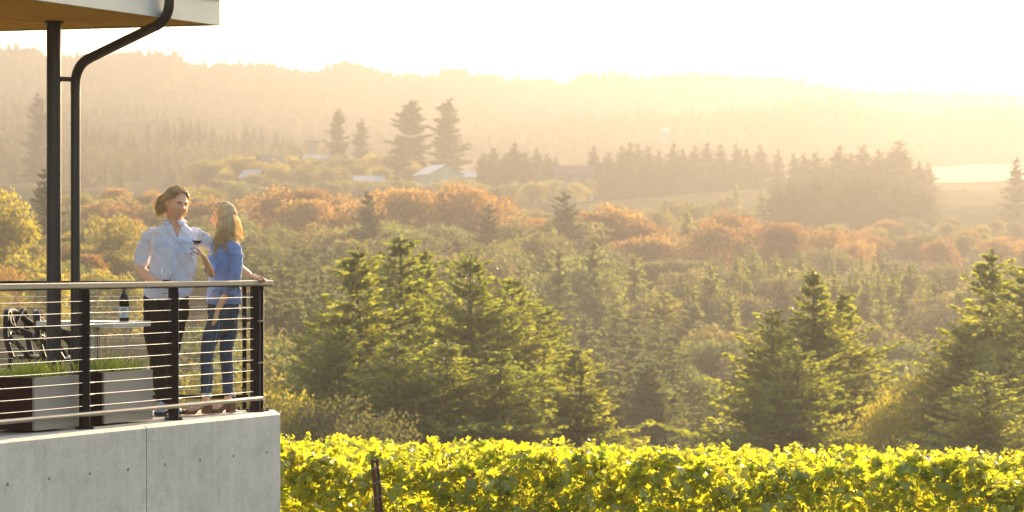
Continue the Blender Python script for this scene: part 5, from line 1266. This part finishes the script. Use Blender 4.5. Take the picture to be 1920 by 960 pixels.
def push(p, rx, ry, rz, k):
    "keep a point outside the skull"
    q = math.sqrt((p.x / rx) ** 2 + (p.y / ry) ** 2 + (p.z / rz) ** 2)
    return p * (k / q) if q < k and p.z > -.13 else p
g = random.Random(21); st = []
for i in range(520):
    sg = 1 if g.random() < .5 else -1
    u = g.random() ** .75                     # 0 at front hairline, 1 at the back of the crown
    w_ = g.random()
    y0 = -.066 + .150 * u; x0 = sg * (.004 + .062 * w_)
    zz = .118 * math.sqrt(max(.02, 1 - (x0 / .076) ** 2 - (y0 / .099) ** 2)); p = Vector((x0, y0, zz)); 
    if u < .08 and zz < .05: continue
    endz = g.uniform(-.112, -.045) - .01 * u; ex = sg * g.uniform(.062, .094); ey = g.uniform(.03, .080) + .03 * u
    if u > .8: ex *= .6; ey += .03
    pts = []; cu = g.uniform(-.2, 1); ph = g.uniform(0, 6.28); amp = g.uniform(.004, .012); r0 = g.uniform(1.05, 1.2)
    mid = Vector((sg * (.075 + .05 * w_), y0 * .35 + .045 + .05 * u, .055)); 
    for j in range(11):
        t = j / 10
        q = p * (1 - t) ** 2 + mid * 2 * t * (1 - t) * 1.12 + Vector((ex, ey, endz)) * t * t
        q = q + Vector((math.sin(t * 9 + ph) * amp * t * sg, math.cos(t * 8 + ph) * amp * t, .0))
        if t > .7: k_ = (t - .7) / .3; q += Vector((sg * .026 * math.sin(k_ * 2.6) * cu, -.012 * k_ * cu, .034 * k_ * k_ * cu))
        pts.append(push(q, .076, .098, .118, r0 * (1.0 if t > .05 else .98)))
    st.append((pts, g.uniform(.005, .010)))
for i in range(150):   # swept-back top with volume
    x0 = g.uniform(-.05, .055); y0 = g.uniform(-.070, -.045); zz = .118 * math.sqrt(max(.02, 1 - (x0 / .076) ** 2 - (y0 / .1) ** 2)); p = Vector((x0, y0, zz)); sg = 1 if x0 > .012 else -1
    pts = []; ph = g.uniform(0, 6.28)
    if abs(x0) > .05: continue
    for j in range(10):
        t = j / 9; q = Vector((x0 + sg * .045 * t ** 1.3, y0 + .15 * t, 0)); q.z = .118 * math.sqrt(max(.03, 1 - (q.x / .09) ** 2 - (q.y / .13) ** 2)) + .012 * math.sin(t * 3)
        q += Vector((.004 * math.sin(6 * t + ph), 0, 0)); pts.append(push(q, .076, .098, .118, 1.08 + .05 * math.sin(t * 3)))
    st.append((pts, g.uniform(.004, .007)))
hair(HM, RM, st, M['hair_m'], man, base=shell(HM, RM, [(.126, .02, .02, .03), (.120, .048, .056, .024), (.102, .070, .076, .032), (.06, .084, .084, .044), (.02, .086, .076, .054), (-.03, .086, .060, .060), (-.06, .078, .046, .060), (-.08, .055, .030, .058), (-.09, .03, .02, .055)], 3))
mb = MB(); 
g = random.Random(3)
# ---------------- woman
WDp = 23.73
HW = P(418, 409, WDp)
RW = (Matrix.Rotation(R(-94), 3, 'Z') @ Matrix.Rotation(R(-7), 3, 'X')) * 1.03
wom = empty('person', Vector((P(415, 500, WDp).x, WDp, 0)), 0, 'woman with long blond hair, blue sweater and jeans raising a glass towards the man', 'person', 'couple standing at the railing')
WT = [(419, 441, .045, .045), (421, 447, .085, .062), (423, 455, .118, .085), (423, 468, .132, .102), (422, 490, .134, .112), (421, 515, .128, .105), (420, 540, .134, .108), (420, 562, .146, .114)]
def body_woman():
    mb = MB(); head_mesh(mb, HW, RW, .070, .090, .110, True)
    limb(mb, [P(424, 452, WDp), P(423, 438, WDp), P(420, 424, WDp)], [.055, .046, .045], 16)
    ring_loft(mb, [(P(x, y, WDp), a - .026, b - .026) for x, y, a, b in WT[1:]] + [(P(419, 590, WDp), .13, .10)], yaw=R(25))
    limb(mb, [P(437, 464, WDp - .09), P(443, 500, WDp - .12), P(435, 535, WDp - .12), P(420, 560, WDp - .14), P(408, 581, WDp - .16)], [.042, .037, .034, .029, .0205])
    hand(mb, P(408, 581, WDp - .16), Vector((-.22, -.05, -1)), Vector((-.75, .3, -.1)), 1, (.1, .25, .25), .88, (.85, .35, .3))
    limb(mb, [P(404, 466, WDp + .10), P(395, 493, WDp - .10), P(396, 513, WDp - .25), P(390, 497, WDp - .38), P(381.5, 480, WDp - .48)], [.040, .037, .034, .028, .020])
    hand(mb, P(381.5, 480, WDp - .48), Vector((-.55, -.05, .75)), Vector((-.75, .1, -.45)), 1, (.6, .95, .7), .86, (.75, .15, .75))
    limb(mb, [P(412, 590, WDp - .05), P(398, 625, WDp - .09), P(388, 660, WDp - .13), P(388, 700, WDp - .18), P(386, 752, WDp - .24)], [.058, .050, .040, .036, .030])
    limb(mb, [P(430, 590, WDp + .05), P(428, 625, WDp + .05), P(423, 660, WDp + .0), P(427, 700, WDp - .03), P(428, 752, WDp - .08)], [.058, .050, .040, .036, .030])
    # feet in the raised sandals
    limb(mb, [P(388, 752, WDp - .24), P(378, 760, WDp - .26), P(361, 766.5, WDp - .31), P(351, 768, WDp - .34)], [.028, .028, .027, .018], 12)
    limb(mb, [P(430, 752, WDp - .08), P(420, 759, WDp - .10), P(408, 765.5, WDp - .15), P(400, 767, WDp - .18)], [.028, .028, .027, .018], 12)
    return mb
bw, bvw = solid('body', body_woman(), M['skin_w'], wom, .0045, 2)
mouth(HW, RW, bvw, bw, .004, False)
eyes(HW, RW, wom, bw, .025, .008, -.069, .008)
mb = MB(); ring_loft(mb, [(P(x, y, WDp), a, b) for x, y, a, b in WT] + [(P(421, 571, WDp), .140, .112)], yaw=R(25))
limb(mb, [P(430, 461, WDp - .06), P(440, 470, WDp - .09), P(444, 500, WDp - .12), P(438, 530, WDp - .12), P(430, 545, WDp - .13)], [.055, .058, .052, .050, .052], 18)
limb(mb, [P(410, 464, WDp + .08), P(402, 478, WDp + .02), P(396, 498, WDp - .13), P(395.5, 508, WDp - .22)], [.052, .052, .048, .047], 18)
swe, bvsw = solid('sweater', mb, M['sweater'], wom, .007, 5, folds(11, .008, .6, 31), clampf=lambda c: hemline(c, 573, 421, 40, 9))
mb = MB(); limb(mb, [P(434, 538, WDp - .125), P(428, 549, WDp - .132)], [.050, .052], 18); solid('sleeve_cuff', mb, M['sweater'], wom, .006, 3, folds(26, .004, .2, 5))
mb = MB(); limb(mb, [P(396, 510, WDp - .235), P(393.5, 504, WDp - .28)], [.045, .046], 18); solid('sleeve_cuff', mb, M['sweater'], wom, .006, 3, folds(26, .004, .2, 7))
mb = MB(); ring_loft(mb, [(P(420, 566, WDp), .132, .104), (P(419.5, 580, WDp), .138, .112), (P(419, 598, WDp), .122, .105), (P(417, 612, WDp), .095, .09), (P(416, 624, WDp), .06, .06)], yaw=R(20))
limb(mb, [P(412, 590, WDp - .05), P(398, 625, WDp - .09), P(388.5, 658, WDp - .13), P(388, 700, WDp - .18), P(386, 737, WDp - .225)], [.084, .073, .055, .051, .043], 20)
limb(mb, [P(430, 590, WDp + .05), P(429, 625, WDp + .05), P(424, 658, WDp + .0), P(427, 700, WDp - .03), P(428, 740, WDp - .07)], [.084, .073, .055, .051, .043], 20)
jn, bvj = solid('jeans', mb, M['jeans'], wom, .0075, 3, folds(16, .0035, .5, 44))
drape(bvj, [(411, 600), (412.2, 600), (389, 733), (387.8, 733)], 1, 30, .0015, 'seam', M['seam'], wom)
def sandal(toe, heel, dpt):
    t = P(toe, 780, WDp + dpt); h = P(heel, 780, WDp + dpt + .12); t.z = h.z = 0; d = (h - t); L_ = d.length; d.normalize(); s = Vector((-d.y, d.x, 0)) * .036
    prof_ = [(0, .0), (.35, .0), (.62, .055), (.70, .075), (.73, .002), (1.0, .002), (1.02, .105), (.80, .108), (.55, .085), (.34, .052), (.12, .042), (-.03, .036)]
    poly = [t + d * L_ * a + Vector((0, 0, b + .002)) - s for a, b in prof_]
    so = MB().prism(poly, (0, 0, 0), s * 2).build('sandal', M['sole'], wom, bevel=.004)
    def band_(a, z, u, v, ru, rv, w2, k0=0, k1=24):
        mb = MB(); c = t + d * L_ * a + Vector((0, 0, z)); V = [c + u * math.cos(6.28319 * k / 24) * ru + v * math.sin(6.28319 * k / 24) * rv for k in range(k0, k1 + 1)]; up = w2
        mb.add([q - up for q in V] + [q + up for q in V], [(i, i + 1, len(V) + i + 1, len(V) + i) for i in range(len(V) - 1)]); mb.build('strap', M['strap'], so, smooth=True)
    sn = s.normalized(); zu = Vector((0, 0, 1)); fw = (d * .8 + zu * .45).normalized()
    band_(.26, .066, sn, (zu * .85 - d * .4), .0365, .036, (d * .85 + sn * .45 + zu * .3).normalized() * .021, 0, 12)
    band_(.33, .074, sn, (zu * .85 - d * .4), .0375, .038, (d * .75 - sn * .55 + zu * .3).normalized() * .019, 0, 12)
    band_(.86, .158, sn, d, .0375, .040, zu * .016)
    band_(.97, .135, sn, (zu * .9 + d * .3), .034, .036, (d * .3 + zu * .1) * .02, 0, 12)
    c = t + d * L_ * .84 + Vector((0, 0, .158)) - sn * .041; mb = MB()
    e = .011; q = [c + d * a * e + Vector((0, 0, b * e)) for a, b in ((-1, -1), (1, -1), (1, 1), (-1, 1), (-1, -1))]
    mb.tube(q, .0022, 5); mb.build('buckle', M['buckle'], so)
sandal(345, 394, -.33); sandal(397, 438, -.17)
g = random.Random(77); st = []
for i in range(760):
    sg = 1 if g.random() < .5 else -1; u = g.random(); w_ = g.random()
    y0 = -.064 + .150 * u; x0 = sg * (.002 + .05 * w_ * w_); zz = .110 * math.sqrt(max(.02, 1 - (x0 / .072) ** 2 - (y0 / .094) ** 2)); p = Vector((x0, y0, zz))
    # fall over the sides and back; local -y is the face
    ang = u * 1.0 + g.uniform(-.12, .12)
    ex = sg * g.uniform(.075, .105) * (1 - .45 * max(0, u - .5) * 2); ey = -.020 + .118 * ang; ez = -.05
    Lg = g.uniform(.13, .24) if u > .25 else g.uniform(.19, .29); ph = g.uniform(0, 6.28); amp = g.uniform(.003, .011); r0 = g.uniform(1.08, 1.26)
    pts = []
    for j in range(7):
        t = j / 7; q = p * (1 - t) ** 2 + Vector((sg * .085 * (1 - .4 * max(0, u - .5)), y0 * .75 + .016, .075)) * 2 * t * (1 - t) + Vector((ex, ey, ez)) * t * t
        pts.append(push(q, .072, .092, .110, r0))
    dirx = -ex * .25; cl = g.uniform(.2, 1)
    for j in range(11):
        t = j / 10; q = Vector((ex + dirx * t * .5 + math.sin(t * 7 + ph) * amp * t, ey + .02 * t + (.02 if u < .3 else 0) * t - (.045 if (u < .3) else -.02) * t * t + math.cos(t * 6 + ph) * amp * t, ez - Lg * t * (1 - .04 * t)))
        if t > .75: q += Vector((sg * .02 * (t - .75) * 4 * cl, .02 * (t - .75) * 4 * (cl - .5), .01 * (t - .75) * 4))
        pts.append(push(q, .076, .094, .110, 1.02))
    st.append((pts, g.uniform(.005, .010)))
for i in range(26):     # stray lit hairs
    u = g.random(); a = g.uniform(-1, 1); p = Vector((a * .05, .03 + .05 * u, .1 * (1 - u * .5))); q = p + Vector((a * .04, .05, -.05)); r3 = q + Vector((g.uniform(-.02, .02), .03 + g.uniform(0, .03), -.16))
    st.append(([p, (p + q) / 2, q, (q + r3) / 2 + Vector((0, .012, 0)), r3, r3 + Vector((0, .02, .005))], .0012))
hair(HW, RW, st, M['hair_w'], wom, base=shell(HW, RW, [(.113, .02, .02, .01), (.106, .045, .055, .008), (.088, .062, .076, .012), (.05, .074, .088, .018), (0, .078, .086, .028), (-.05, .076, .078, .036), (-.11, .070, .066, .046), (-.17, .055, .048, .055), (-.21, .03, .03, .06)], 8))
# ---------------- wine glasses
def wine_glass(foot, axis, lab, fill=.34, sc=1.0):
    axis = axis.normalized(); q = Vector((0, 0, 1)).rotation_difference(axis).to_matrix()
    o = empty('wine_glass', foot, 0, lab, 'wine glass', 'glasses of red wine held by the couple')
    prf = [(.0002, .002), (.034, .0), (.0345, .0015), (.01, .005), (.0042, .012), (.0036, .05), (.0040, .082), (.012, .088), (.030, .102), (.041, .125), (.0435, .145), (.040, .168), (.034, .190), (.0305, .205), (.0295, .205), (.0330, .190), (.039, .168), (.0425, .145), (.040, .125), (.029, .1035), (.012, .090), (.0002, .088)]
    MB().lathe(foot, [(a * sc, b * sc) for a, b in prf], 36, q).build('bowl_and_stem', M['clear'], o, smooth='auto')
    zf = .088 + .055 * fill * 2; pr2 = [(.0002, .0885)] + [(a - .0006, b) for a, b in [(.012, .0903), (.029, .104), (.0395, .125), (.0415, .14)] if b < zf - .004]
    # level wine surface even when the glass leans
    mb = MB(); n_ = 32; vs = []
    for a, b in pr2[1:]:
        for k in range(n_): vs.append(foot + q @ Vector((a * sc * math.cos(6.28319 * k / n_), a * sc * math.sin(6.28319 * k / n_), b * sc)))
    c0 = foot + q @ Vector((0, 0, zf * sc)); ra = (.0335 if zf < .118 else .0395) * sc
    for k in range(n_):
        d = q @ Vector((math.cos(6.28319 * k / n_), math.sin(6.28319 * k / n_), 0)); p = c0 + d * ra; tt = -(p.z - c0.z) / axis.z * .8; vs.append(p + axis * tt + d * min(0, -abs(tt)) * .15)
    m_ = len(pr2) - 1; vs.append(c0); ci = len(vs) - 1; fs = [(i * n_ + k, i * n_ + (k + 1) % n_, (i + 1) * n_ + (k + 1) % n_, (i + 1) * n_ + k) for i in range(m_) for k in range(n_)] + [(m_ * n_ + k, m_ * n_ + (k + 1) % n_, ci) for k in range(n_)] + [tuple(reversed(range(n_)))]
    mb.add(vs, fs); mb.build('wine', M['wine'], o, smooth='auto'); return o
g1 = P(311, 551, MD - .30); wine_glass(g1, Vector((.01, 0, 1)), 'upright glass with a little red wine in the man\'s hand behind the top rail', .16, 1.06)
f2 = P(357.5, 476.5, WDp - .535); wine_glass(f2, Vector((.46, -.05, 1)), 'tilted glass of red wine raised by the woman in front of the man\'s shirt', .30, 1.0)
# ------------------------------------------------------------------ haze
hb = MB(); X0, X1, Y0, Y1, Z0, Z1 = -4800, 4800, -600, 9500, -35, 166
hb.box(((X0 + X1) / 2, (Y0 + Y1) / 2, (Z0 + Z1) / 2), (X1 - X0, Y1 - Y0, Z1 - Z0))
hm = bpy.data.materials.new('evening_haze'); hm.use_nodes = True; hn = hm.node_tree
hn.nodes.remove(hn.nodes['Principled BSDF'])
pv_ = hn.nodes.new('ShaderNodeVolumePrincipled'); pv_.inputs['Color'].default_value = (.195, .188, .19, 1)
pv_.inputs['Density'].default_value = .00063; pv_.inputs['Anisotropy'].default_value = .62
hn.links.new(pv_.outputs[0], [n for n in hn.nodes if n.type == 'OUTPUT_MATERIAL'][0].inputs['Volume'])
haze = hb.build('haze', hm); tag(haze, kind='stuff')
print('trees', tcount[0])
